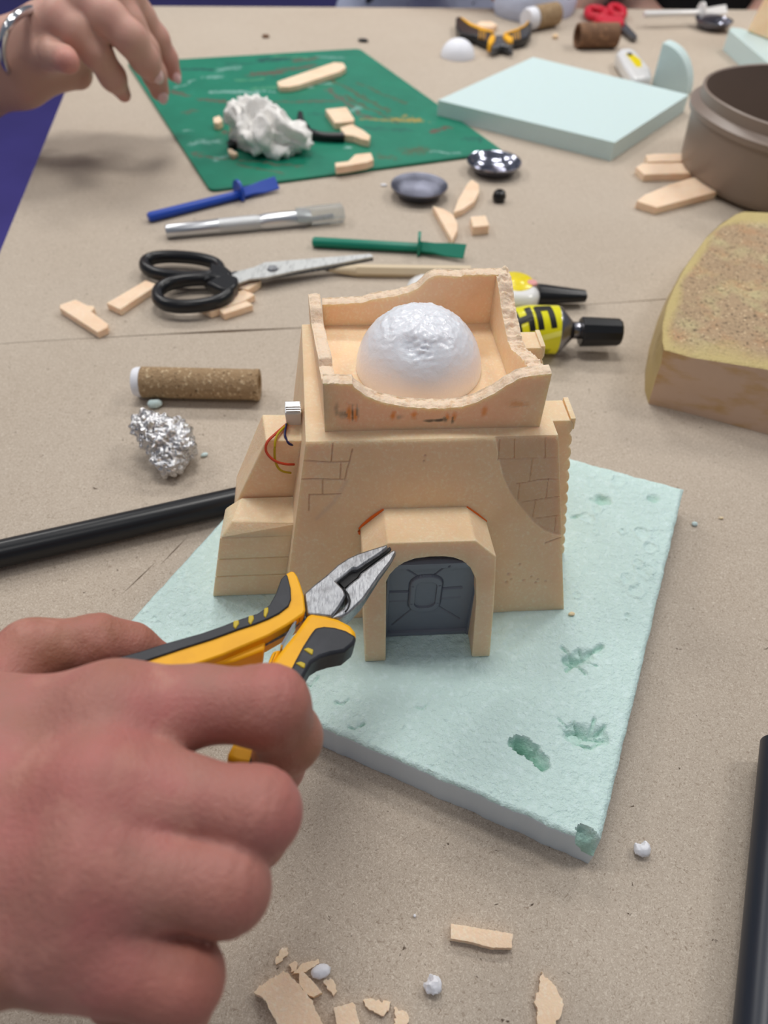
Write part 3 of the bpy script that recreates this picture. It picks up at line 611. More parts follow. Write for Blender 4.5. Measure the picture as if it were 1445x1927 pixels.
# tissue
def lump(name, label, cat, blobs, h, fold, m, k, seed, ztouch=0, ang=180, pinch=None):
    cs = [(np.array(c), r) for c, r in blobs]
    lo = np.min([c-max(r)*1.3 for c, r in cs], 0)-.01; hi = np.max([c+max(r)*1.3 for c, r in cs], 0)+.01
    def f(P):
        d = None
        for c, r in cs:
            e = ell(P, c, r); d = e if d is None else smin(d, e, k)
        return d
    P, F = surface(f, lo, hi, h, 2); N = normals(P, F); Q = P.copy()
    for i in range(len(P)): Q[i] = P[i]+N[i]*fold(Vector(P[i]), seed)
    Q[:, 2] = np.maximum(Q[:, 2], ztouch)
    return add(name, Q, F, M[m], None, label, cat, smooth=True, ang=ang)
def ftis(p, s):
    q = p*38+Vector((s, 0, 0)); w_ = q+Vector((noise.noise(q*.8), noise.noise(q*.8+Vector((9, 0, 0))), noise.noise(q*.8+Vector((0, 9, 0)))))*1.1
    return (.22-abs(noise.noise(w_*.9)))*.020+(.2-abs(noise.noise(w_*2.2)))*.011+(.2-abs(noise.noise(w_*5)))*.003
def c3(px, py, z): return at(px, py, z)
lump('crumpled_tissue', 'crumpled white paper tissue on the green mat', 'tissue', [(c3(478, 232, .024), (.024, .020, .020)), (c3(500, 252, .020), (.025, .020, .018)), (c3(545, 262, .015), (.018, .016, .014)), (c3(462, 262, .011), (.009, .014, .010)), (c3(470, 214, .028), (.016, .012, .013)), (c3(522, 272, .012), (.016, .014, .011))], .0017, ftis, 'tissue', .007, 3, MZ+.0004)
# blue and green glue spreaders
def spreader(label, m, a, b, c, name='glue_spreader', z=.004, w1=.0045):
    A, B, D = at(*a, z), at(*b, z), at(*c, z); t = thing(name, label, 'glue spreader', at(*b, 0))
    V, F = tube([A, A+(B-A)*.02, B], [w1*.75, w1, w1*.9], 10, flat=.85); add('stem', V, F, M[m], t)
    d = (B-A)/np.linalg.norm(B-A); V, F = lathe([(.0, -.0012), (w1*2.1, -.0012), (w1*2.1, .0012), (0, .0012)], B+[0, 0, .003], d, 20, 1, 1); add('collar', V, F, M[m], t)
    d2, s, u = frame(D-B); s = s*(1 if s[1] < 0 else -1); s = s*.75-np.array([0, 0, .66]); u = np.cross(d2, s); D = D+[0, 0, .003]; P = []
    for f, hw, th in ((0, w1*.9, .0034), (.35, w1*.9, .0026), (.6, w1*1.2, .0013), (1, w1*1.3, .0007)):
        c0_ = B+(D-B)*f; P.append([c0_-s*hw-u*th, c0_+s*hw-u*th, c0_+s*hw+u*th, c0_-s*hw+u*th])
    V = np.array([q for r in P for q in r]); F = [(0, 3, 2, 1)]+[(i*4+k, i*4+(k+1) % 4, i*4+4+(k+1) % 4, i*4+4+k) for i in range(3) for k in range(4)]+[(12, 13, 14, 15)]
    add('blade', V, F, M[m], t, bevel=.0004)
spreader('blue plastic glue spreader lying at the near corner of the green mat', 'blue', (279, 409), (450, 366), (522, 350))
spreader('dark green plastic glue spreader behind the model house', 'greenp', (588, 455), (788, 466), (874, 480))
# craft knife with a clear cap
kn = thing('craft_knife', 'silver craft knife with a clear cap, between the blue spreader and the scissors', 'craft knife', at(490, 420))
kz = .005; A, B = at(311, 436, kz), at(585, 410, kz); d = (B-A); Lk = np.linalg.norm(d); d /= Lk
V, F = lathe([(0, 0), (.0045, .0005), (.0056, .002), (.0058, Lk*.32), (.0062, Lk*.36)], A, d, 24); add('handle_end', V, F, M['alu'], kn)
V, F = lathe([(.0062, Lk*.36), (.0064, Lk*.6), (.006, Lk*.64)], A, d, 24); add('knurled_grip', V, F, M['knurl'], kn, label='knurled grip')
V, F = lathe([(.0060, Lk*.64), (.0068, Lk*.68), (.0068, Lk*.95), (.005, Lk)], A, d, 24); add('collar', V, F, M['alu'], kn)
Cc = at(672, 402, kz); V, F = lathe([(.0085, 0), (.0088, .012), (.0092, np.linalg.norm(Cc-B)*.96), (.0078, np.linalg.norm(Cc-B))], B-d*.012+[0, 0, .002], d, 6, 1, .8); add('cap', V, F, M['clear'], kn, label='clear plastic cap', smooth=False)
V, F = prism([B+[0, 0, .0], B+d*.018+[0, .003, 0], B+d*.02+[0, -.003, 0], B+[0, -.006, 0]], [B+[0, 0, .0006], B+d*.018+[0, .003, .0006], B+d*.02+[0, -.003, .0006], B+[0, -.006, .0006]]); add('blade', V, F, M['steel'], kn)
# black scissors
def ringpts(px, py, rx, ry, z, n=40, rot=0, sq=2.3):
    out = []
    for i in range(n):
        t = 2*math.pi*i/n; c, s = math.cos(t), math.sin(t); x = abs(c)**(2/sq)*np.sign(c)*rx; y = abs(s)**(2/sq)*np.sign(s)*ry; a = math.radians(rot)
        out.append(at(px+x*math.cos(a)-y*math.sin(a), py+x*math.sin(a)+y*math.cos(a), z))
    return out
ss = thing('scissors', 'large black-handled scissors behind the model house on the left', 'scissors', at(480, 520))
V, F = tube(ringpts(343, 503, 71, 19, .008, rot=4), .0042, 14, True, 1.2); add('finger_loop', V, F, M['blackg'], ss)
V, F = tube(ringpts(364, 551, 68, 25, .009, rot=-5), .0044, 14, True, 1.15); add('finger_loop', V, F, M['blackg'], ss)
V, F = slab_px([(395, 492), (425, 500), (437, 510), (430, 518), (405, 520), (380, 524), (392, 512)], .013, .004); add('handle_shank', V, F, M['blackg'], ss, bevel=.002)
V, F = slab_px([(385, 530), (425, 512), (448, 520), (446, 534), (430, 548), (408, 540)], .014, .005); add('handle_shank', V, F, M['blackg'], ss, bevel=.002)
V, F = slab_px([(430, 521), (448, 510), (478, 502), (498, 493), (560, 488), (697, 477), (703, 482), (640, 494), (560, 508), (500, 521), (470, 524), (445, 533)], .010, .0082); add('blade', V, F, M['sblade'], ss, bevel=.0004)
V, F = slab_px([(425, 512), (470, 507), (500, 505), (600, 499), (700, 484), (703, 487), (620, 503), (540, 517), (490, 524), (440, 524)], .0078, .006); add('blade', V, F, M['steeldark'], ss, bevel=.0004)
V, F = lathe([(0, .0012), (.0035, .0012), (.0042, 0)], at(513, 506, .0102), (0, 0, 1), 20); add('pivot_screw', V, F, M['steel'], ss)
for d_, g in (([(200, 570), (274, 527), (297, 535), (226, 582)], 'peach foam bar touching the left scissor loop'),
            ([(112, 573), (142, 563), (164, 574), (176, 575), (178, 580), (171, 585), (203, 609), (202, 616), (183, 625), (112, 579)], 'peach foam piece with a nicked side, farthest left on the table'),
            ([(371, 574), (458, 545), (480, 554), (457, 567), (414, 581), (396, 587)], 'long peach foam piece in front of the scissor blades'),
            ([(412, 583), (464, 566), (476, 573), (421, 591)], 'short peach foam bar in front of the long one by the scissors'),
            ([(440, 540), (474, 521), (491, 524), (490, 530), (466, 545)], 'small peach foam bar right against the scissor handles')):
    foam(d_, .0055, g, group=None)
# pencil, roller, glue tube behind the house
pe = thing('pencil', 'natural wood pencil behind the model house', 'pencil', at(760, 508))
A, B = at(671, 509, .004), at(885, 512, .004); d = (B-A)/np.linalg.norm(B-A)
V, F = lathe([(.0046, 0), (.0046, np.linalg.norm(B-A))], A, d, 6); add('barrel', V, F, M['pencil'], pe, smooth=False)
V, F = lathe([(.0012, 0), (.0044, .021)], A-d*.021, d, 24); add('sharpened_wood', V, F, M['pencil'], pe)
V, F = lathe([(.0001, 0), (.0012, .005)], A-d*.026, d, 12); add('lead', V, F, M['lead'], pe)
rl = thing('glue_roller', 'white glue roller with a yellow disc and a black cap, half behind the model house', 'glue roller', at(900, 545))
V, F = slab_px([(768, 522), (785, 511), (830, 509), (930, 514), (985, 517), (1008, 528), (1018, 545), (1016, 556), (1000, 562), (930, 560), (840, 556), (775, 548), (762, 536)], .017, .0008); add('body', V, F, M['gwhite'], rl, bevel=.006)
V, F = lathe([(0, .0008), (.0118, .0008), (.0132, 0), (.0132, -.002)], at(970, 529, .0172), (0, 0, 1), 36); add('disc', V, F, M['lemon'], rl)
V, F = lathe([(0, .0015), (.006, .0015), (.0075, .0006)], at(970, 529, .0172), (0, 0, 1), 30); add('disc_hub', V, F, M['lemon'], rl)
V, F = lathe([(0, .001), (.0035, .001), (.004, 0)], at(1001, 533, .0172), (0, 0, 1), 20); add('print', V, F, M['pink'], rl, label='pink print')
A, B = at(1010, 553, .009), at(1103, 557, .007); V, F = tube([A, A+(B-A)*.1, B-(B-A)*.03, B], [.0088, .0088, .0052, .003], 20, flat=.75); add('cap', V, F, M['blackg'], rl, label='black pointed cap')
# glue tube with upside-down lettering
gt = thing('glue_tube', 'yellow glue tube with a black cap lying behind the right wall of the model house', 'glue tube', at(1040, 640))
R0 = .0158; E_ = at(1046, 621, R0); S_ = at(1133, 622.5, R0); ax = (S_-E_)*[1, 1, 0]; ax /= np.linalg.norm(ax); side = np.array([-ax[1], ax[0], 0])
def tp(s, a, r=0):  # s metres back from the shoulder, a angle from the top towards the camera
    f = min(1, max(0, (s-.02)/.09)); ry = (R0+r)*(1+.25*f); rz = (R0+r)*(1-f)+.0006*f+r
    return E_-ax*s-side*(math.sin(a)*ry)+np.array([0, 0, math.cos(a)*rz-(R0-max((R0)*(1-f), .0008))])
NS, NA = 30, 48; V = [tp(.112*i/NS, 2*math.pi*k/NA) for i in range(NS+1) for k in range(NA)]
F = [(i*NA+k, i*NA+(k+1) % NA, (i+1)*NA+(k+1) % NA, (i+1)*NA+k) for i in range(NS) for k in range(NA)]+[tuple(NS*NA+k for k in range(NA))]
add('tube_body', V, F, M['tube'], gt)
V, F = lathe([(R0, 0), (R0*.97, .002), (.0068, .010), (.0056, .0115), (.0056, .018)], E_, ax, 40); add('metal_shoulder', V, F, M['tin'], gt)
c0_ = E_+ax*.0165; N_ = 40; pr_ = []
V, F = lathe([(.0, 0), (.0092, 0), (.0098, .001), (.0090, .0255), (.008, .027), (0, .027)], c0_-[0, 0, .001], ax, 12); add('cap', V, F, M['blackg'], gt, smooth=False, bevel=.0005)
def patch(poly, m, name, off=.00012):
    """polygon in (s mm back from shoulder, angle deg) laid on the tube"""
    P = [];
    for i in range(len(poly)):
        a, b = np.array(poly[i], float), np.array(poly[(i+1) % len(poly)], float)
        for j in range(5): P.append(a+(b-a)*j/5)
    bm = bmesh.new(); vs = [bm.verts.new((p[0], p[1], 0)) for p in P]; bm.faces.new(vs); bmesh.ops.triangulate(bm, faces=bm.faces)
    for _ in range(1): bmesh.ops.subdivide_edges(bm, edges=bm.edges, cuts=2, use_grid_fill=True)
    bm.verts.index_update(); V = [tp(v.co.x*.001, math.radians(v.co.y), off) for v in bm.verts]; F = [[v.index for v in f.verts] for f in bm.faces]; bm.free()
    add(name, V, F, M[m], gt, smooth=False)
a0, a1 = -15, 52; sl = .05
def sk(s, a): return (s+(a1-a)*sl, a+(s-3)*.55)
def U(s): # upside-down U, s = right side
    w_, st = 12, 3.8
    for q in ([(s, a0), (s, a1), (s+st, a1), (s+st, a0+20), (s+w_-st, a0+20), (s+w_-st, a1), (s+w_, a1), (s+w_, a0+6), (s+w_-2, a0), (s+2, a0)],): patch([sk(*p) for p in q], 'ink', 'letter')
def Hh(s):
    w_, st = 12, 3.8; m1, m2 = (a0+a1)/2-9, (a0+a1)/2+9
    patch([sk(*p) for p in ((s, a0), (s, a1), (s+st, a1), (s+st, m2), (s+w_-st, m2), (s+w_-st, a1), (s+w_, a1), (s+w_, a0), (s+w_-st, a0), (s+w_-st, m1), (s+st, m1), (s+st, a0))], 'ink', 'letter')
U(3); Hh(16.8); U(31)
patch([(0, 58), (0, 70), (35, 108), (60, 124), (60, 106), (35, 92)], 'tubel', 'stripe')
for k in range(5): patch([(5+k*.4, 108+k*5), (12-k*.8, 108+k*5), (12-k*.8, 109.3+k*5), (5+k*.4, 109.3+k*5)], 'ink', 'small_print')
# metal dishes
def dish(c, R, label, m='dish', h=.0105):
    V, F = lathe([(0, .0012), (R*.45, .0012), (R*.62, .0022), (R*.84, h*.6), (R*.93, h*.92), (R, h), (R*1.005, h-.0012), (R*.95, h-.0022), (R*.86, h*.45), (R*.62, .0006), (R*.4, 0), (0, 0)], c, (0, 0, 1), 64)
    V = V+np.array([[0, 0, noise.noise(Vector(v)*40)*.0005] for v in V]); V[:, 2] = np.maximum(V[:, 2], c[2]); return add('metal_dish', V, F, M[m], None, label, 'metal dish', 'shallow metal dishes', ang=50)
def rad(px0, px1, py, z): return np.linalg.norm(at(px0, py, z)-at(px1, py, z))/2
q = at(789, 347, .0105); dish(np.array([q[0], q[1], 0]), rad(735, 843, 349, .013), 'dull shallow metal dish, nearer of the two beside the green mat', 'dishdull')
q = at(930, 302, .0105); dish(np.array([q[0], q[1], 0]), rad(879, 981, 304, .013), 'shiny shallow metal dish with bright reflections, at the right corner of the green mat')
foam([(853, 400), (862, 375), (880, 344), (888, 337), (901, 346), (902, 360), (893, 378), (872, 393)], .006, 'half-moon foam piece leaning away to the right, nearer the shiny dish')
foam([(814, 387), (835, 393), (852, 403), (861, 419), (861, 432), (851, 452)], .006, 'half-moon foam piece with its straight side left, nearer the green spreader')
foam([(885, 407), (914, 405), (921, 424), (890, 427)], .008, 'small square peach foam block right of the two half-moon pieces')
V, F = lathe([(0, 0), (.0052, .0008), (.0062, .0045), (.005, .0085), (.003, .010), (.0018, .0085), (.0015, .006)], at(938, 379), (0, 0, 1), 14); add('bead', V, F, M['blackg'], None, 'small black knob right of the half-moon foam pieces', 'bead', smooth=False)
# square green board, wedge, white dome, correction roller
foam([(824, 188), (1003, 107), (1296, 178), (1157, 268)], .018, 'clean square pale green foam board beyond the metal dishes', m='mint', name='foam_board', cat='foam board', bev=.0004)
pts = [(1228, 172), (1231, 100)]
wA, wB = at(1224, 166, 0), at(1290, 182, 0); du = wB-wA; Rw = np.linalg.norm(du); du /= Rw; dn = np.array([-du[1], du[0], 0])
prf = [(0, 0)]+[(Rw*math.cos(t), Rw*1.08*math.sin(t)) for t in np.linspace(0, math.pi/2, 16)]
V, F = prism([wA+du*a+np.array([0, 0, b+.0001]) for a, b in prf], [wA+du*a+dn*.018+np.array([0, 0, b+.0001]) for a, b in prf]); add('foam_wedge', V, F, M['mint'], None, 'quarter-round pale green foam piece standing on edge behind the square board', 'foam piece', smooth=False, bevel=.0008)
def hemi(c, R, label, sz=1.0, m='white'):
    V, F = lathe([(R*math.cos(t), R*sz*math.sin(t)) for t in np.linspace(0, math.pi/2, 20)], c, (0, 0, 1), 48); return add('foam_dome', V, F, M[m], None, label, 'foam dome')
q = at(861, 106); hemi(q, rad(830, 893, 104, 0), 'smooth white half ball beyond the square green board', .92)
gr = thing('glue_roller', 'white glue roller with a yellow button behind the square green board', 'glue roller', at(1195, 120))
V, F = slab_px([(1160, 98), (1164, 91), (1186, 89), (1198, 95), (1226, 128), (1228, 143), (1202, 147), (1190, 144)], .017, .0006); add('body', V, F, M['gwhite'], gr, bevel=.004)
V, F = slab_px([(1178, 100), (1187, 98), (1206, 112), (1208, 124), (1198, 124)], .0182, .0165); add('button', V, F, M['lemon'], gr, bevel=.001)
V, F = slab_px([(1180, 99), (1188, 99), (1190, 103), (1183, 104)], .0188, .0175); add('arrow_mark', V, F, M['slot'], gr)
V, F = slab_px([(1196, 143), (1220, 142), (1221, 150), (1198, 151)], .006, .001); add('tip', V, F, M['brown'], gr, bevel=.001)
# far pliers
fp = thing('pliers', 'open yellow and black pliers at the far side, beyond the white half ball', 'pliers', at(930, 75))
V, F = slab_px([(858, 32), (866, 30), (880, 40), (905, 54), (930, 60), (934, 70), (925, 78), (916, 76), (895, 66), (866, 62), (858, 48)], .012, .002); add('handle', V, F, M['blackg'], fp, bevel=.002)
V, F = slab_px([(866, 31), (871, 33), (887, 43), (906, 51), (930, 58), (929, 60), (904, 54), (883, 45)], .0135, .009); add('grip_rim', V, F, M['yellow'], fp, bevel=.001)
V, F = slab_px([(1001, 40), (1000, 60), (992, 70), (965, 76), (960, 68), (955, 62), (975, 55), (990, 45), (995, 36)], .012, .002); add('handle', V, F, M['blackg'], fp, bevel=.002)
V, F = slab_px([(995, 35), (988, 45), (974, 53), (948, 61), (949, 63), (975, 55), (990, 46), (998, 37)], .0135, .009); add('grip_rim', V, F, M['yellow'], fp, bevel=.001)
for q in ([(919, 72), (924, 63), (932, 65), (932, 72), (925, 82), (918, 80)], [(946, 66), (952, 62), (965, 68), (966, 76), (958, 77)]):
    V, F = slab_px(q, .0145, .004); add('grip_guard', V, F, M['yellow'], fp, bevel=.002)
for k in range(3):
    V, F = slab_px([(902+k*5, 54+k*1.5), (903.2+k*5, 54+k*1.5), (902.2+k*5, 70+k), (901+k*5, 70+k)], .0132, .011); add('grip_stripe', V, F, M['yellow'], fp)
    V, F = slab_px([(966+k*5, 60-k*1.5), (967.2+k*5, 60-k*1.5), (968.2+k*5, 73-k), (967+k*5, 73-k)], .0132, .011); add('grip_stripe', V, F, M['yellow'], fp)
V, F = slab_px([(925, 72), (935, 66), (948, 66), (962, 74), (966, 84), (958, 88), (944, 84), (937, 88), (926, 90), (924, 82)], .011, .003); add('jaw_head', V, F, M['steeldark'], fp, bevel=.001)
V, F = slab_px([(926, 88), (930, 86), (928, 98), (924, 96)], .008, .004); add('jaw', V, F, M['steeldark'], fp)
V, F = slab_px([(950, 85), (957, 85), (965, 98), (959, 96)], .008, .004); add('jaw', V, F, M['steeldark'], fp)
foam([(895, 45), (905, 40), (925, 40), (936, 46), (925, 52), (905, 50)], .007, 'pale foam piece behind the open pliers at the far side')
# tubes
def roll(a, b, z, R, label, m, ends=None, name='cardboard_tube', cat='tube', hollow=False):
    A, B = at(*a, z), at(*b, z); d = B-A; Ln = np.linalg.norm(d); d /= Ln; t = thing(name, label, cat, (A+B)/2*[1, 1, 0])
    pf = [(R, .0), (R, Ln)] if not hollow else [(R*.8, .02), (R*.8, 0), (R, 0), (R, Ln)]
    n = 40; V, F = lathe([(R*.8, .02), (R*.82, 0), (R, 0)]+[(R, Ln*i/n) for i in range(1, n+1)]+[(R*.6, Ln)] if hollow else [(0, 0)]+[(R, Ln*i/n) for i in range(n+1)]+[(0, Ln)], A, d, 36)
    V = V+np.array([[0, 0, 0] for v in V]); add('sleeve', V, F, M[m], t, ang=50); return t, A, B, d
rz = .0100; t, A, B, d = roll((268, 719), (482, 724), rz, rz-.0006, 'sand-coated tube with white ends left of the model house', 'sandy', name='sand_coated_tube')
V, F = lathe([(0, -.002), (.0082, -.002), (.0091, 0), (.0091, .004)], A-d*.003, d, 30); add('end_plug', V, F, M['white'], t, label='white end plug')
V, F = lathe([(.0094, 0), (.0097, .001), (.0097, .003), (.0094, .0035), (.006, .0035), (.0055, 0)], B-d*.0015, d, 30); add('rim', V, F, M['sandy'], t)
roll((1086, 67), (1160, 66), .0145, .0143, 'short brown cardboard tube in front of the red scissors', 'brown', hollow=True)
t, A, B, d = roll((1004, 34), (1045, 26), .0145, .0143, 'sand-coated stub with a white end beside the far pliers', 'sandy', name='sand_coated_stub')
V, F = lathe([(0, 0), (.012, 0), (.0135, .004), (.0135, .014), (.0142, .014)], A-d*.014, d, 30); add('end_plug', V, F, M['white'], t, label='white end plug')
# red scissors
rs = thing('scissors', 'small scissors with red handles at the far edge of the table', 'scissors', at(1145, 40))
V, F = tube(ringpts(1122, 25, 17, 8, .007, 24, 10), .0055, 10, True); add('finger_loop', V, F, M['red'], rs)
V, F = tube(ringpts(1160, 22, 14, 8, .007, 24, 25), .0055, 10, True); add('finger_loop', V, F, M['red'], rs)
V, F = slab_px([(1118, 32), (1135, 26), (1150, 28), (1174, 30), (1175, 42), (1160, 47), (1140, 42)], .012, .003); add('handle_bridge', V, F, M['red'], rs, bevel=.002)
V, F = slab_px([(1156, 44), (1174, 40), (1198, 66), (1199, 70), (1190, 70)], .007, .003); add('blade', V, F, M['steeldark'], rs)
# far dish and white spreader
q = at(1344, 36, .012); dish(np.array([q[0], q[1], 0]), rad(1311, 1377, 36, .012), 'small dull metal dish under the white spreader near the far edge', h=.012)
spreader('white plastic glue spreader resting across the far metal dish', 'gwhite', (1212, 27), (1318, 24), (1366, 22), z=.016, w1=.005)
# far model at the right edge
b = [(1371, 58), (1376, 50), (1394, 52), (1700, 190), (1560, 320)]
V, F = slab_px([(1372, 56), (1377, 51), (1395, 53), (1560, 112), (1530, 190)], .024, .0001); add('foam_board', V, F, M['mint'], None, 'pale green foam board under the far peach model at the right edge', 'foam board', smooth=False, bevel=.0006)
P0 = [at(*p, .0242) for p in ((1404, 60), (1556, 118), (1640, 62), (1478, 26))]; c0_ = np.mean(P0, 0)
P1 = [c0_+(p-c0_)*.55+np.array([0, 0, .16]) for p in P0]
V, F = prism(P0, P1); add('model_tower', V, F, M['peach'], None, 'sloping peach foam tower model on the far green board at the right edge', 'model tower', smooth=False, bevel=.003)
# bucket
bc = at(1532, 418, 0); Rb = .094; bc = np.array([bc[0], bc[1]+Rb*.93, 0]); bk_ = thing('bucket', 'taupe plastic bucket at the right edge', 'bucket', bc)
def sqlathe(prof, c, seg=96, p=2.2):
    V, F = lathe(prof, c, (0, 0, 1), seg)
    for v in V:
        dx, dy = v[0]-c[0], v[1]-c[1]; r = math.hypot(dx, dy)
        if r > 1e-4:
            t = math.atan2(dy, dx)-.35; f = (abs(math.cos(t))**p+abs(math.sin(t))**p)**(-1/p); v[0] = c[0]+dx*f; v[1] = c[1]+dy*f
    return V, F
V, F = sqlathe([(0, 0), (Rb*.86, 0), (Rb*.95, .004), (Rb*.99, .012), (Rb*1.02, .051), (Rb*1.02, .053), (Rb*1.055, .054), (Rb*1.06, .059), (Rb*1.02, .061), (Rb*.985, .063), (Rb*.985, .072), (Rb*.97, .073), (Rb*.955, .072), (Rb*.955, .06), (Rb*.93, .01), (0, .008)], bc); add('shell', V, F, M['bucket'], bk_, ang=45)
foam([(1215, 291), (1232, 289), (1330, 288), (1330, 302), (1220, 304)], .007, 'farthest of the three peach foam strips under the bucket')
foam([(1197, 314), (1208, 307), (1330, 305), (1330, 325), (1212, 328)], .007, 'middle peach foam strip of the three by the bucket', z0=.0)
foam([(1198, 378), (1213, 366), (1262, 346), (1330, 326), (1350, 360), (1236, 390)], .007, 'nearest of the three peach foam strips, angled out from under the bucket')
# gold block
gb = thing('rock_base', 'foam base block painted gold with a sandy top at the right edge', 'model base', at(1400, 700))
top = [at(*p, .04) for p in ((1250, 659), (1246, 640), (1247, 610), (1254, 575), (1270, 538), (1290, 500), (1310, 472), (1330, 445), (1355, 422), (1385, 402), (1400, 397), (1445, 399), (1560, 410), (1640, 560), (1640, 760), (1445, 695), (1300, 672))]
bot = [at(*p, .0001) for p in ((1220, 760), (1213, 735), (1214, 700), (1222, 655), (1238, 600), (1256, 560), (1285, 520), (1310, 490), (1335, 460), (1365, 440), (1395, 435), (1450, 440), (1580, 460), (1680, 600), (1680, 900), (1445, 817), (1300, 780))]
N = len(top); K = 14; V = []; F = []; mi = []
for j in range(K+1):
    for i in range(N):
        f = j/K; V.append(bot[i]*(1-f)+top[i]*f+np.array([noise.noise(Vector((i*.9, j*.25, 1)))*.0012, noise.noise(Vector((i*.9, j*.25, 4)))*.0012, 0]))
for j in range(K):
    for i in range(N): F.append((j*N+i, j*N+(i+1) % N, (j+1)*N+(i+1) % N, (j+1)*N+i)); mi.append(1 if i in (14, 15, 16) else 0)
F.append(tuple(range(N))[::-1]); mi.append(0)
add('block', V, F, None, gb, mats=[M['gold'], M['goldside']], mi=mi, ang=25)
# sandy top as a fan of fine rings
c_ = np.mean(top, 0); RG = 70; SGm = 160; prm = []
for k in range(SGm):
    f = k/SGm*N; i = int(f); g = f-i; prm.append(top[i]*(1-g)+top[(i+1) % N]*g)
V = []; gm = []
for r in range(RG+1):
    for k in range(SGm):
        f = r/RG; p = prm[k]*(1-f)+c_*f; h = noise.fractal(Vector(p)*90, 1, 2, 5)*.0012*min(1, f*6)+noise.noise(Vector(p)*500)*.0007*min(1, f*8)
        V.append(p+np.array([0, 0, h+.0008*min(1, f*8)-(.0006 if r == 0 else 0)]))
        gm.append(lin((196, 178, 118))+(max(0, min(.85, (.20-f+noise.noise(Vector(p)*35)*.16)*7+noise.noise(Vector(p)*400)*.25)),))
F = [(r*SGm+k, r*SGm+(k+1) % SGm, (r+1)*SGm+(k+1) % SGm, (r+1)*SGm+k) for r in range(RG) for k in range(SGm)]
add('sandy_top', V, F, M['goldtop'], gb, ang=180, marks=gm)
# rods
V, F = tube([at(-160, 1078, .0082), at(470, 935, .0072)], .0068, 24); add('rod', V, F, M['rod'], None, 'long black rod running off the left edge beside the green board', 'rod')
V, F = tube([at(1474, 1405, .0135), at(1433, 1960, .0135), at(1413, 2260, .0135)], .0085, 28); add('rod', V, F, M['rodb'], None, 'thick blue-black rod at the right edge near the front', 'rod')
# foil ball
def ffoil(p, s):
    v = noise.voronoi(p*210+Vector((s, 0, 0)))[0]; return (v[1]-v[0])*.0030-.0012+noise.fractal(p*90, 1, 2, 3)*.003-abs(noise.noise(p*300))*.0016
lump('foil_ball', 'crumpled ball of aluminium foil left of the model house', 'foil ball', [(c3(280, 806, .017), (.0105, .010, .010)), (c3(308, 828, .014), (.0135, .012, .012)), (c3(320, 862, .009), (.0095, .010, .009)), (c3(335, 838, .012), (.010, .010, .010)), (c3(332, 814, .014), (.009, .009, .009))], .0009, ffoil, 'foil', .006, 5, .0002, ang=9)
# little bits
def bit(px, py, rx, ry, rz_, rot, label, m, seed, amp=.3, name='foam_crumb', cat='foam crumb', group=None, z=0.0, h=.0006, bite=False, sc=1.0):
    c = at(px, py, z)+[0, 0, rz_]; a = math.radians(rot); cs, sn = math.cos(a), math.sin(a)
    def f(P):
        q = P-c.astype(np.float32); x = q[..., 0]*cs+q[..., 1]*sn; y = -q[..., 0]*sn+q[..., 1]*cs
        Q = np.stack([x, y, q[..., 2]], -1); d = ell(Q, (0, 0, 0), (rx, ry, rz_))
        if bite: d = -smin(-d, ell(Q, (rx*.1, ry*.95, rz_*.6), (rx*.5, ry*.75, rz_*1.2)), .0006)
        return d
    m_ = max(rx, ry, rz_)*1.25; P, F = surface(f, c-m_, c+m_, max(min(rx, ry, rz_)*.3, .0003), 1); N = normals(P, F)
    P = np.array([p+n*(noise.fractal((Vector(p)+Vector((seed, 0, 0)))*(900*sc*.004/max(rx, .004)), 1, 2, 3))*amp*.45*min(rx, ry) for p, n in zip(P, N)]); P[:, 2] = np.maximum(P[:, 2], z+.0001)
    return add(name, P, F, M[m], None, label, cat, group, ang=35)
bit(293, 766, .0045, .003, .0028, 15, 'pale green bean-shaped crumb between the sandy tube and the foil ball', 'mint', 1, bite=True)
bit(385, 858, .0022, .0014, .0010, 35, 'tiny pale green chip right of the foil ball', 'mint', 2)
bit(1205, 1601, .0032, .0030, .0026, 20, 'white curled foam bead right of the green board front corner', 'white', 3, .35, bite=True)
bit(813, 1855, .0029, .0033, .0026, 60, 'white curled foam bead near the bottom edge, alone', 'white', 4, .45, bite=True)
bit(604, 1831, .0034, .0022, .0022, 15, 'white foam bead lying on the peach scraps at the bottom', 'white', 5, .35)
bit(1306, 988, .0016, .0013, .0010, 0, 'tiny pale green chip right of the dented board', 'mint', 6, .5)
bit(1356, 976, .0014, .0007, .0006, 0, 'tiny peach fleck at the far right of the dented board', 'peach', 7, .5)
bit(1138, 640, .0022, .0012, .0010, 0, 'tiny white fleck beside the cap of the glue tube', 'white', 8, .5)
bit(1075, 1157, .0016, .001, .0007, 10, 'tiny peach crumb on the green board right of the house', 'peach', 9, .4, z=ZB)
bit(780, 1724, .0006, .0006, .0005, 10, 'tiny white speck on the bare paper near the front', 'white', 10, .3)
bit(500, 71, .005, .003, .002, 10, 'small dark crumb beyond the green mat, left one', 'brown', 11, .5)
bit(683, 79, .007, .0035, .002, -10, 'small dark crumb at the far corner of the green mat', 'blackg', 12, .5)
bit(1044, 73, .004, .0035, .003, 0, 'tiny cream crumb between the far pliers and the brown tube', 'peach', 13, .5)
bit(722, 350, .003, .0015, .001, 0, 'tiny white fleck left of the dull dish', 'white', 14, .5)
foam([(849, 1738), (965, 1757), (963, 1784), (925, 1783), (880, 1771), (848, 1766)], .0035, 'thin peach foam strip lying alone near the front', jag=.00006, m='scrap')
foam([(531, 1783), (541, 1783), (543, 1793), (526, 1811), (519, 1815), (518, 1806)], .0012, 'slim torn peach shred, topmost of the scraps at the bottom', jag=.00030)
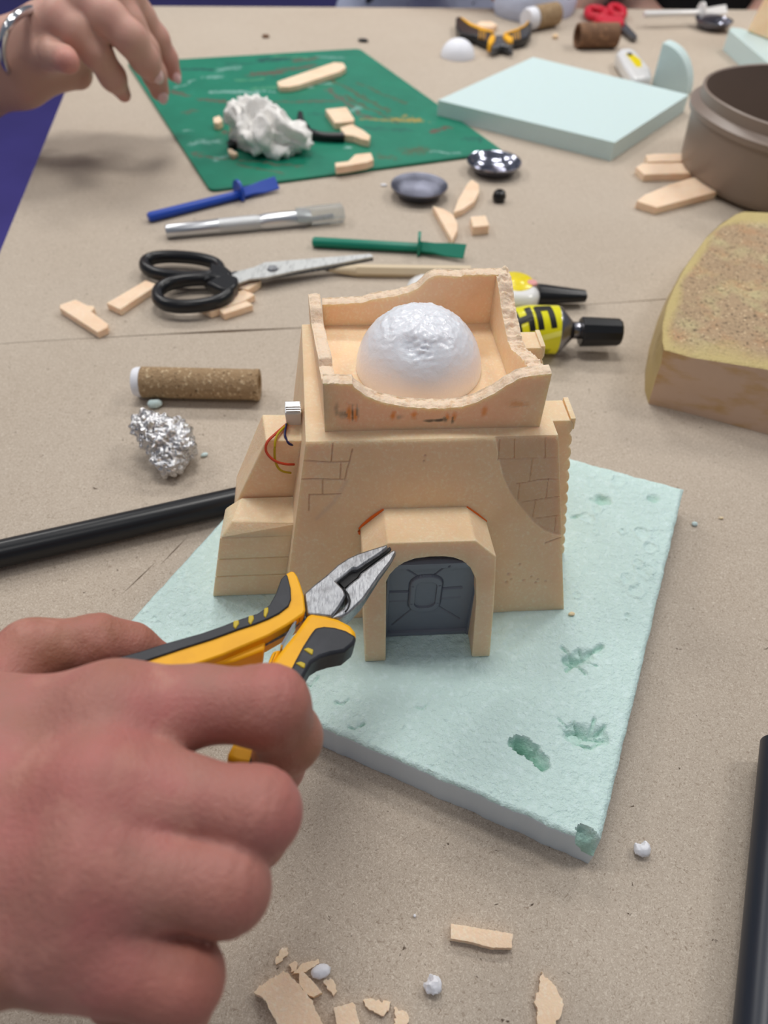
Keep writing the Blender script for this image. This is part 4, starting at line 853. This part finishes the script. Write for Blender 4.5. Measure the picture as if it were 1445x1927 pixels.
foam([(543, 1815), (552, 1810), (560, 1812), (558, 1826), (548, 1829)], .0016, 'small torn peach crumb beside the slim shred', jag=.0002)
foam([(548, 1833), (570, 1812), (600, 1805), (601, 1813), (580, 1825), (560, 1831)], .0016, 'long torn peach sliver above the big scrap at the bottom', jag=.0002)
foam([(563, 1830), (570, 1827), (587, 1845), (606, 1868), (590, 1876), (574, 1868), (563, 1852)], .0032, 'shiny cut peach piece between the big scrap and the white bead', jag=.0001)
foam([(608, 1846), (622, 1841), (630, 1850), (634, 1865), (628, 1874), (615, 1860)], .0018, 'small torn peach piece right of the white bead scraps', jag=.0002)
foam([(477, 1867), (485, 1858), (534, 1826), (545, 1833), (585, 1880), (615, 1940), (540, 1960), (510, 1905), (495, 1878)], .0045, 'biggest torn peach foam scrap at the bottom edge', jag=.0002)
foam([(628, 1896), (663, 1886), (668, 1890), (685, 1960), (640, 1960)], .0035, 'peach foam block cut by the bottom edge, right of the big scrap', jag=.0001)
foam([(683, 1882), (698, 1878), (715, 1884), (735, 1884), (733, 1896), (722, 1912), (712, 1908), (695, 1900)], .0018, 'frayed flat peach shred near the bottom edge', jag=.0003)
foam([(742, 1894), (750, 1902), (762, 1903), (768, 1910), (762, 1945), (744, 1945)], .0018, 'torn peach shred cut by the bottom edge, between frayed shred and white bead', jag=.0003)
foam([(1019, 1828), (1030, 1840), (1048, 1862), (1061, 1890), (1058, 1903), (1040, 1935), (1010, 1945), (1008, 1880), (1015, 1862)], .0022, 'leaf-shaped pale peach scrap at the bottom right', jag=.00030)
# ------------------------------------------------------------------ pliers in the hand
pA, pB, pC = at(740, 1028, .0855), at(260, 1235, .099), at(470, 1420, .0945)
PN = np.cross(pB-pA, pC-pA); PN /= np.linalg.norm(PN); PN = PN if PN[2] > 0 else -PN
def pp(px, py, off=0): return onpl(px, py, pA+PN*off, PN)
def pslab(name, pts, off, th, m, par, bev=None, label=None, taper=None):
    T_ = [pp(x, y, off) for x, y in pts]; B_ = []
    for t_, p in zip(T_, pts):
        k = 1 if taper is None else taper(p); B_.append(t_-PN*th*k)
    if taper is not None: T_ = [t_-PN*th*.30*(1-taper(p)) for t_, p in zip(T_, pts)]
    V, F = prism(B_, T_); return add(name, V, F, M[m], par, label, smooth=True, bevel=bev, ang=50)
pl = thing('pliers', 'needle-nose pliers with yellow and black grips held in the front hand, tips at the doorway', 'pliers', pp(600, 1150, -.006))
tpr = lambda p: .42+.58*min(1, max(0, (745-p[0])/90))
pslab('jaw', [(574, 1133), (572, 1116), (590, 1100), (612, 1083), (635, 1062), (655, 1049), (673, 1040), (700, 1030), (730, 1019), (732, 1026), (712, 1041), (690, 1056), (673, 1069), (665, 1068), (633, 1094), (647, 1108), (652, 1120), (640, 1140), (624, 1161), (578, 1155)], -.0012, .0085, 'steel', pl, .0009, taper=tpr)
pslab('jaw', [(648, 1108), (660, 1096), (675, 1084), (679, 1076), (700, 1060), (720, 1044), (737, 1031), (745, 1028), (748, 1034), (738, 1052), (716, 1080), (700, 1104), (684, 1127), (668, 1142), (657, 1152), (640, 1162), (622, 1162), (645, 1145), (656, 1130)], -.0016, .0085, 'steel', pl, .0011, taper=tpr)
pslab('cutter_slot', [(635, 1093), (664, 1071), (673, 1071), (690, 1058), (712, 1042), (734, 1027), (737, 1031), (700, 1059), (678, 1077), (672, 1086), (648, 1106)], -.0036, .004, 'slot', pl, taper=tpr)
jl = [(647, 1108), (655, 1119), (658, 1132), (655, 1144), (650, 1151)]; V, F = tube([pp(x, y, -.0015) for x, y in jl], .00035, 6, sub=3); add('joint_line', V, F, M['slot'], pl)
def handle(yel, blk, dots, under):
    h = pslab('handle', yel, 0, .0095, 'yellow', pl, .0016)
    pslab('grip_inlay', blk, .0007, .0090, 'black', h, .0013, label='black rubber inlay')
    for q in dots: pslab('grip_dot', q, .0011, .002, 'dot', h, .0003)
    if under: pslab('guard_lip', under, -.003, .0085, 'yellow', h, .001)
handle([(540, 1078), (547, 1074), (554, 1075), (560, 1084), (566, 1100), (572, 1120), (575, 1147), (571, 1155), (540, 1176), (505, 1196), (460, 1215), (420, 1232), (380, 1246), (300, 1272), (210, 1296), (100, 1330), (92, 1290), (200, 1246), (270, 1228), (320, 1211), (380, 1193), (438, 1171), (485, 1156), (508, 1140), (521, 1118), (531, 1090)],
 [(538, 1080), (541, 1082), (547, 1106), (548, 1127), (543, 1140), (525, 1154), (505, 1164), (480, 1174), (449, 1184), (400, 1202), (340, 1221), (275, 1243), (200, 1268), (100, 1300), (88, 1288), (200, 1243), (262, 1226), (312, 1210), (380, 1191), (420, 1177), (445, 1167), (485, 1154), (507, 1138), (519, 1117), (529, 1089)],
 [[(497, 1144), (505, 1142), (505, 1150), (500, 1162), (496, 1158)], [(468, 1158), (477, 1157), (478, 1164), (472, 1175), (467, 1170)], [(439, 1168), (449, 1166), (450, 1173), (443, 1183), (439, 1178)]],
 [(430, 1226), (500, 1198), (498, 1222), (440, 1244), (330, 1262), (300, 1262)])
handle([(579, 1156), (586, 1153), (612, 1157), (637, 1163), (660, 1175), (670, 1187), (671, 1197), (666, 1208), (648, 1223), (620, 1228), (602, 1234), (586, 1244), (577, 1262), (560, 1290), (545, 1330), (528, 1380), (508, 1425), (494, 1446), (440, 1436), (424, 1424), (440, 1396), (470, 1350), (490, 1300), (503, 1259), (524, 1228), (540, 1208), (558, 1186)],
 [(668, 1195), (651, 1185), (630, 1179), (610, 1177), (593, 1180), (584, 1192), (570, 1214), (556, 1240), (545, 1262), (524, 1310), (500, 1360), (476, 1404), (466, 1440), (496, 1448), (510, 1425), (530, 1380), (547, 1330), (562, 1290), (578, 1262), (587, 1246), (603, 1236), (622, 1230), (649, 1225), (667, 1210), (672, 1199)],
 [[(571, 1221), (580, 1218), (590, 1222), (588, 1232), (584, 1230)], [(556, 1247), (566, 1244), (575, 1248), (573, 1257), (568, 1255)], [(542, 1275), (552, 1271), (562, 1276), (558, 1284)]],
 [(513, 1224), (530, 1220), (508, 1262), (500, 1290), (480, 1330), (470, 1320), (495, 1270)])
V, F = prism([pp(*p, -.010) for p in ((576, 1150), (582, 1158), (545, 1192), (500, 1216), (498, 1205), (540, 1180))], [pp(*p, -.004) for p in ((576, 1150), (582, 1158), (545, 1192), (500, 1216), (498, 1205), (540, 1180))]); add('tang', V, F, M['steeldark'], pl)
for a, b in (((562, 1170), (502, 1196)), ((555, 1177), (529, 1222))):
    A, B = pp(*a, -.0035), pp(*b, -.0035); d = (B-A)/np.linalg.norm(B-A); u_ = np.cross(PN, d); V, F = box((A+B)/2, d, u_, PN, np.linalg.norm(B-A), .0007, .005); add('spring_leaf', V, F, M['silver'], pl, smooth=False)

# ------------------------------------------------------------------ front hand
def J(px, py, z, r):
    p = at(px, py, z); return (p, r*depth(p)/FPX)
def hand_field(palm, fingers, kp=.010, kf=.0012, kj=.004, kk=.0045):
    def f(P):
        pd = None
        for c, k in palm:
            e = chain(P, c, k) if isinstance(c, list) else c(P)
            pd = e if pd is None else smin(pd, e, kp)
        fd = None
        for c in fingers:
            e = chain(P, c, kj); fd = e if fd is None else smin(fd, e, kf)
        return smin(pd, fd, kk)
    return f
WR1, WR2 = J(-330, 1420, .108, 120), J(-330, 1690, .104, 125)
mI, mM, mR, mP = J(222, 1352, .1185, 92), J(200, 1498, .1225, 92), J(178, 1640, .1205, 90), J(150, 1772, .112, 92)
palm = [([WR1, J(-60, 1385, .114, 108), mI], .008), ([WR1, J(-60, 1490, .117, 108), mM], .008), ([WR2, J(-60, 1610, .116, 106), mR], .008), ([WR2, J(-60, 1768, .108, 118), mP], .008),
        ([J(-300, 1400, .098, 95), J(-120, 1330, .1, 92), J(0, 1285, .101, 68)], .008), ([mI, J(318, 1345, .1185, 72)], .005), ([mM, J(275, 1500, .1215, 68)], .005), ([mR, J(265, 1652, .1195, 66)], .005), ([mP, J(205, 1795, .1105, 76)], .005),
        ([J(-120, 1500, .100, 110), J(100, 1500, .1, 100), J(80, 1660, .098, 100)], .01)]
fing = [[mI, J(370, 1325, .119, 69), J(505, 1328, .1185, 73), J(545, 1388, .104, 58), J(520, 1440, .089, 48), J(476, 1462, .080, 42)],
        [mM, J(340, 1505, .1215, 76), J(480, 1530, .120, 83), J(476, 1568, .103, 62), J(430, 1572, .090, 52), J(370, 1550, .086, 46)],
        [mR, J(320, 1658, .1195, 76), J(424, 1668, .117, 82), J(415, 1690, .101, 62), J(360, 1695, .089, 52), J(320, 1690, .086, 46)],
        [mP, J(250, 1822, .110, 76), J(334, 1842, .107, 79), J(330, 1890, .093, 62), J(270, 1900, .085, 50), J(210, 1880, .082, 44)],
        [J(0, 1285, .101, 68), J(60, 1232, .101, 62), J(185, 1210, .098, 51), J(245, 1218, .093, 44), J(290, 1238, .0875, 36)]]
arm = [[WR1, J(-900, 1650, .10, 150)], [WR2, J(-900, 1720, .095, 150)]]
palm += [(a, .01) for a in arm]
ff = hand_field(palm, fing)
AP = np.array([p for c, _ in palm if isinstance(c, list) for p, r in c]+[p for c in fing for p, r in c])
lo, hi = AP.min(0)-.024, AP.max(0)+.024
P, F = surface(ff, lo, hi, .00092, 3); N = normals(P, F)
ma = np.zeros((len(P), 4)); ma[:, :3] = lin((176, 98, 94))
KN = [(mI[0], .015, .45), (mM[0], .015, .5), (mR[0], .015, .35), (mP[0], .014, .35), (fing[0][2][0], .013, .45), (fing[1][2][0], .013, .55), (fing[2][2][0], .013, .45), (fing[3][2][0], .015, .55), (fing[4][3][0], .012, .3)]
for c, r, k in KN: ma[:, 3] = np.maximum(ma[:, 3], k*np.exp(-(np.linalg.norm(P-c, axis=1)/r)**2))
# skin folds over the middle knuckles and low relief on the back
disp = np.zeros(len(P))
for fi, off in ((0, (-6, -3, 0, 3, 6)), (1, (-6, -3, 0, 3, 6)), (2, (-5, -2, 1, 4)), (4, (-4, 0, 4))):
    a = fing[fi][1][0]; b = fing[fi][2][0]; d = (b-a)/np.linalg.norm(b-a); q = (P-b) @ d
    near_ = np.exp(-((np.linalg.norm(P-b, axis=1))/.012)**2)
    for o in off:
        wv = np.array([noise.noise(Vector(p)*220)*.0009 for p in P]) if o == off[0] else wv
        disp -= near_*.00032*np.exp(-((q-o*.0013+wv)/.00065)**2)
kb = np.zeros(len(P))
for c, r, h in ((mI[0]+[0, 0, .010], .011, .0010), (mM[0]+[0, 0, .010], .011, .0016), (mR[0]+[0, 0, .010], .010, .0013), (mP[0]+[0, 0, .010], .010, .0010)):
    kb += h*np.exp(-(np.linalg.norm(P-c, axis=1)/r)**2)
lown = np.array([noise.noise(Vector(p)*45)*.0007 for p in P])
P = P+N*(disp+kb+lown)[:, None]
hand = add('person', P, F, M['skin'], None, "right hand in the foreground gripping the needle-nose pliers, back of the hand up", 'person', marks=ma, ang=180)
# nails tucked under
# ------------------------------------------------------------------ far left hand with the bracelet
def K(px, py, y, r):
    d = FW*FPX + RT*(px-W_/2) - UP*(py-H_/2); p = CAM+d*(y/d[1]); return (p, r*depth(p)/FPX)
ya = .72
W1, W2 = K(30, 100, ya, 52), K(34, 138, ya+.005, 52)
i1, i2, i3, i4 = K(118, 42, ya-.01, 37), K(165, 8, ya, 38), K(205, -10, ya+.015, 36), K(238, -6, ya+.03, 32)
palm2 = [([W1, K(80, 80, ya, 50), i1], .01), ([W1, K(100, 60, ya+.005, 48), i2], .01), ([W2, K(120, 60, ya+.02, 48), i3], .01), ([W2, K(150, 70, ya+.035, 40), i4], .01), ([W2, K(100, 128, ya+.02, 36), K(145, 138, ya+.03, 28)], .01),
         ([K(-240, 120, ya-.02, 78), K(-80, 130, ya, 70), W1], .01), ([K(-240, 160, ya-.02, 78), K(-60, 160, ya, 62), W2], .01)]
fing2 = [[i1, K(150, 62, ya-.018, 33), K(182, 98, ya-.02, 28), K(212, 145, ya-.01, 24), K(233, 178, ya+.005, 13)],
         [i2, K(205, 35, ya-.015, 33), K(245, 72, ya-.02, 30), K(272, 112, ya-.012, 26), K(284, 132, ya-.005, 21)],
         [i3, K(240, 45, ya+.012, 31), K(272, 95, ya+.012, 26), K(290, 140, ya+.015, 22), K(300, 170, ya+.02, 18)],
         [i4, K(265, 30, ya+.035, 25), K(296, 72, ya+.04, 21), K(315, 110, ya+.045, 18), K(328, 140, ya+.045, 13)],
         [K(75, 95, ya-.005, 40), K(100, 104, ya-.03, 27), K(122, 111, ya-.050, 22), K(128, 116, ya-.064, 21)]]
SH = np.array([-.80, ya+.02, .38])
armc = [K(-240, 140, ya-.02, 90), (np.array([-.62, ya-.01, .17]), .045), (SH, .055)]
palm2.append((armc, .01))
f2 = hand_field(palm2, fing2, .009, .0010, .005, .0045)
AP = np.array([p for c, _ in palm2 for p, r in c]+[p for c in fing2 for p, r in c])
P, F = surface(f2, AP.min(0)-[.06, .06, .05], AP.max(0)+.04, .0024, 3)
ma = np.zeros((len(P), 4)); ma[:, :3] = lin((198, 116, 110))
for c, r, k in ((fing2[4][3][0], .014, .6), (fing2[0][4][0], .018, .5), (fing2[1][4][0], .016, .4), (fing2[2][4][0], .018, .6), (fing2[3][4][0], .018, .6), (i1[0], .02, .25)):
    ma[:, 3] = np.maximum(ma[:, 3], k*np.exp(-(np.linalg.norm(P-c, axis=1)/r)**2))
hb = add('person', P, F, M['skin2'], None, 'adult hand with a silver bangle reaching over the green mat from the left', 'person', marks=ma, ang=180)
for (a, b, rx, ry) in ((fing2[1][3], fing2[1][4], .0062, .0092), (fing2[2][3], fing2[2][4], .0056, .0085), (fing2[3][3], fing2[3][4], .0045, .007)):
    d = (b[0]-a[0])/np.linalg.norm(b[0]-a[0]); c = b[0]+d*b[1]*.1; vw = CAM-c; vw -= d*(vw @ d); vw /= np.linalg.norm(vw); vw = vw*.8+np.array([0, 0, .6]); vw -= d*(vw @ d); vw /= np.linalg.norm(vw); sd = np.cross(d, vw); V = []; F = []
    R_ = b[1]
    for i in range(7):
        for k in range(20):
            t = 2*math.pi*k/20; rr = i/6; x = rr*rx*math.cos(t); y_ = rr*ry*math.sin(t); V.append(c+sd*x+d*y_+vw*(math.sqrt(max(R_**2-x*x, 0))+.0004-.0012*rr**4-max(0, y_)**2*12))
    F = [(i*20+k, i*20+(k+1) % 20, (i+1)*20+(k+1) % 20, (i+1)*20+k) for i in range(6) for k in range(20)]
    add('nail', V, F, M['nail'], hb, ang=180, label='pale pink nail')
# sleeve and body of that person
def fcl(P):
    d = cap(P, SH, armc[1][0]*.3+SH*.7, .085, .070)
    d = smin(d, cap(P, (-.86, ya+.02, .40), (-.80, ya-.06, -.05), .13, .15), .04); d = smin(d, cap(P, (-.80, ya-.06, -.05), at(-205, 475, -.06), .12, .075), .05); return smin(d, cap(P, (-.86, ya+.02, .40), (-1.15, ya+.1, .40), .12, .10), .05)
P, F = surface(fcl, (-1.35, ya-.35, -.35), (-.2, ya+.35, .62), .012, 2); N = normals(P, F); P = P+N*np.array([noise.fractal(Vector(p)*9, 1, 2, 3)*.012 for p in P])[:, None]
add('shirt', P, F, M['shirtg'], hb, label='pale grey clothing', ang=180)
hc = np.array([-.86, ya+.0, .72])
def fhd(P):
    d = smin(ell(P, hc, (.092, .075, .11)), ell(P, hc+[.02, -.01, -.06], (.066, .052, .06)), .03)
    d = smin(d, cap(P, hc+[.088, -.01, .015], hc+[.108, -.01, -.02], .010, .014), .008); d = smin(d, cap(P, hc+[0, 0, -.05], hc+[-.01, .01, -.24], .05, .055), .02)
    for s_ in (-1, 1): d = smin(d, ell(P, hc+[-.01, s_*.077, -.005], (.02, .009, .03)), .006); d = -smin(-d, ell(P, hc+[.098, s_*.032-.01, .01], (.014, .018, .011)), .008)
    return smin(d, cap(P, hc+[.088, -.032, -.052], hc+[.088, .012, -.052], .007, .007), .006)
P, F = surface(fhd, hc-[.15, .14, .30], hc+[.16, .14, .16], .007, 2); add('head', P, F, M['skin2'], hb, marks=np.zeros((len(P), 4)), ang=180)
P, F = surface(lambda P: np.maximum(ell(P, hc+[-.012, 0, .018], (.102, .088, .112)), (P[..., 0]-(hc[0]+.055))-(hc[2]+.02-P[..., 2])*-.5), hc-[.15, .14, .16], hc+[.16, .14, .17], .008, 1); add('hair', P, F, M['hair'], hb, ang=180)
for s_ in (-1, 1):
    V, F = lathe([(0, -.009), (.006, -.007), (.009, 0), (.006, .007), (0, .009)], hc+[.088, s_*.032-.006, .01], (1, 0, 0), 12); add('eye', V, F, M['eye'], hb)
def fleg(P): return smin(cap(P, (-.78, ya-.1, -.2), (-.62, ya-.12, -.45), .10, .07), cap(P, (-.62, ya-.12, -.45), (-.62, ya-.1, -.73), .065, .045), .03)
P, F = surface(fleg, (-1, ya-.35, -.8), (-.4, ya+.1, -.05), .012, 2); add('trousers', P, F, M['jeans'], hb, ang=180)
bw = []
for i in range(48):
    t = 2*math.pi*i/48; p, _ = K(58+55*math.cos(t)+6*math.sin(t), 86-68*math.sin(t), ya+.004+.050*math.cos(t)-.010*math.sin(t), 1); bw.append(p)
V, F = tube(bw, .0035, 10, True); add('bangle', V, F, M['silver'], None, 'silver bangle on the wrist of the hand at the upper left', 'bangle')

# ------------------------------------------------------------------ people beyond the far edge
def sitter(cx, cy, label, cloth, armspec=None, hx=0):
    t = np.array
    body = [(t([cx, cy, -.12]), .115, t([cx, cy+.02, .28]), .125), (t([cx-.15, cy+.02, .30]), .05, t([cx+.15, cy+.02, .30]), .05), (t([cx, cy+.02, .30]), .055, t([cx, cy, .44]), .048), (t([cx-.10, cy, -.25]), .09, t([cx+.10, cy, -.25]), .09)]
    legs = [(t([cx+s*.09, cy, -.27]), .08, t([cx+s*.12, cy-.34, -.27]), .06) for s in (-1, 1)]+[(t([cx+s*.12, cy-.34, -.27]), .06, t([cx+s*.12, cy-.30, -.70]), .042) for s in (-1, 1)]+[(t([cx+s*.12, cy-.28, -.71]), .04, t([cx+s*.12, cy-.42, -.72]), .032) for s in (-1, 1)]
    arms = armspec or [[(t([cx+s*.19, cy+.02, .28]), .05), (t([cx+s*.20, cy-.06, .06]), .042), (t([cx+s*.10, cy-.16, -.06]), .034), (t([cx+s*.04, cy-.20, -.07]), .028)] for s in (-1, 1)]
    hc = t([cx, cy-.02, .55])
    def f(P):
        d = None
        for a, ra, b, rb in body+legs:
            e = cap(P, a, b, ra, rb); d = e if d is None else smin(d, e, .03)
        for c in arms: d = smin(d, chain(P, c, .01), .012)
        hd = smin(ell(P, hc, (.075, .092, .11)), ell(P, hc+t([0, -.02, -.06]), (.052, .066, .06)), .03)
        hd = smin(hd, cap(P, hc+t([0, -.088, .015]), hc+t([0, -.108, -.02]), .010, .014), .008)
        for s in (-1, 1):
            hd = smin(hd, ell(P, hc+t([s*.077, .01, -.005]), (.009, .02, .03)), .006); hd = -smin(-hd, ell(P, hc+t([s*.032, -.098, .01]), (.018, .014, .011)), .008)
        hd = smin(hd, cap(P, hc+t([-.022, -.088, -.052]), hc+t([.022, -.088, -.052]), .007, .007), .006)
        return smin(d, hd, .015)
    P, F = surface(f, (cx-.36, cy-.52, -.765), (cx+.36, cy+.2, .70), .011, 2); o = add('person', P, F, M['skin2'], None, label, 'person', marks=np.zeros((len(P), 4)), ang=180)
    def fs(P):
        d = None
        for a, ra, b, rb in body[:2]:
            e = cap(P, a, b, ra+.028, rb+.028); d = e if d is None else smin(d, e, .04)
        d = smin(d, cap(P, body[3][0], body[3][2], .115, .115), .03); d = smin(d, cap(P, t([cx-.12, cy, -.10]), t([cx+.12, cy, -.10]), .125, .125), .05)
        for c in arms: d = smin(d, cap(P, c[0][0], c[1][0], c[0][1]+.02, c[1][1]+.016), .02)
        return np.maximum(d, P[..., 2]-.34)
    P, F = surface(fs, (cx-.4, cy-.36, -.42), (cx+.4, cy+.3, .42), .011, 2); N = normals(P, F); P = P+N*np.array([noise.fractal(Vector(p)*8, 1, 2, 3)*.010 for p in P])[:, None]; add('shirt', P, F, M[cloth], o, ang=180)
    def ft(P):
        d = None
        for a, ra, b, rb in legs[:4]:
            e = cap(P, a, b, ra+.012, rb+.012); d = e if d is None else smin(d, e, .02)
        return d
    P, F = surface(ft, (cx-.3, cy-.5, -.78), (cx+.3, cy+.15, -.1), .012, 1); add('trousers', P, F, M['jeans'], o, ang=180)
    def fh(P): return np.maximum(ell(P, hc+t([0, .012, .018]), (.086, .098, .11)), -(P[..., 1]-(cy-.07)+(.56-P[..., 2])*.35))
    P, F = surface(fh, hc-[.12, .14, .14], hc+[.12, .14, .16], .008, 1); add('hair', P, F, M['hair'], o, ang=180)
    for s in (-1, 1):
        V, F = lathe([(0, -.009), (.006, -.007), (.009, 0), (.006, .007), (0, .009)], hc+t([s*.032, -.090, .01]), (0, 1, 0), 12); add('eye', V, F, M['eye'], o)
    for s in (-1, 1):
        V, F = tube([t([cx+s*.12, cy-.26, -.722]), t([cx+s*.12, cy-.44, -.728])], [.043, .034], 14, flat=.6); add('shoe', V, F, M['blackg'], o)
    # stool
    st = thing('stool', 'stool under the '+('person in the white printed shirt' if cloth == 'shirtw' else 'person in black'), 'stool', (cx, cy+.03, -.75))
    V, F = lathe([(0, 0), (.16, 0), (.165, .015), (.15, .03), (0, .03)], (cx, cy+.03, -.385), (0, 0, 1), 30); add('seat', V, F, M['wood'], st)
    for a in range(4): V, F = tube([t([cx+.1*math.cos(a*1.57+.8), cy+.03+.1*math.sin(a*1.57+.8), -.385]), t([cx+.15*math.cos(a*1.57+.8), cy+.03+.15*math.sin(a*1.57+.8), -.75])], .011, 8); add('leg', V, F, M['steeldark'], st)
    return o
E1 = at(925, -62, .045); Wp = at(968, -14, .026); H1 = at(1015, 2, .024)
cxA = float(at(880, 0, 0)[0])+.02; cyA = 1.56
tt = np.array
aR = [[(tt([cxA-.19, cyA+.02, .28]), .05), (tt([cxA-.22, cyA-.10, .08]), .042), (E1-[.05, 0, 0], .034), (E1, .031), (Wp, .026), (at(1000, -8, .022), .022), (at(1030, -3, .016), .013)],
      [(at(1005, 6, .018), .014), (at(1040, 12, .011), .011), (at(1058, 17, .008), .008)], [(at(1005, 0, .02), .014), (at(1045, 5, .013), .011), (at(1062, 10, .008), .008)], [(at(1000, -6, .02), .013), (at(1045, -1, .012), .010), (at(1066, 5, .008), .008)], [(at(985, -8, .02), .013), (at(1030, -10, .012), .009), (at(1050, -6, .008), .007)], [(at(975, 0, .018), .013), (at(1000, 6, .012), .010), (at(1018, 10, .010), .008)],
      [(tt([cxA+.19, cyA+.02, .28]), .05), (tt([cxA+.25, cyA-.05, .06]), .042), (tt([cxA+.12, cyA-.14, -.06]), .034), (tt([cxA+.05, cyA-.16, -.08]), .028)]]
sitter(cxA, cyA, 'person in a white printed shirt beyond the far table edge, hand resting on the table', 'shirtw', aR)
cxB = float(at(1310, 0, 0)[0])+.05
sitter(cxB, 1.66, 'person in black clothing beyond the far right part of the table', 'shirtb')
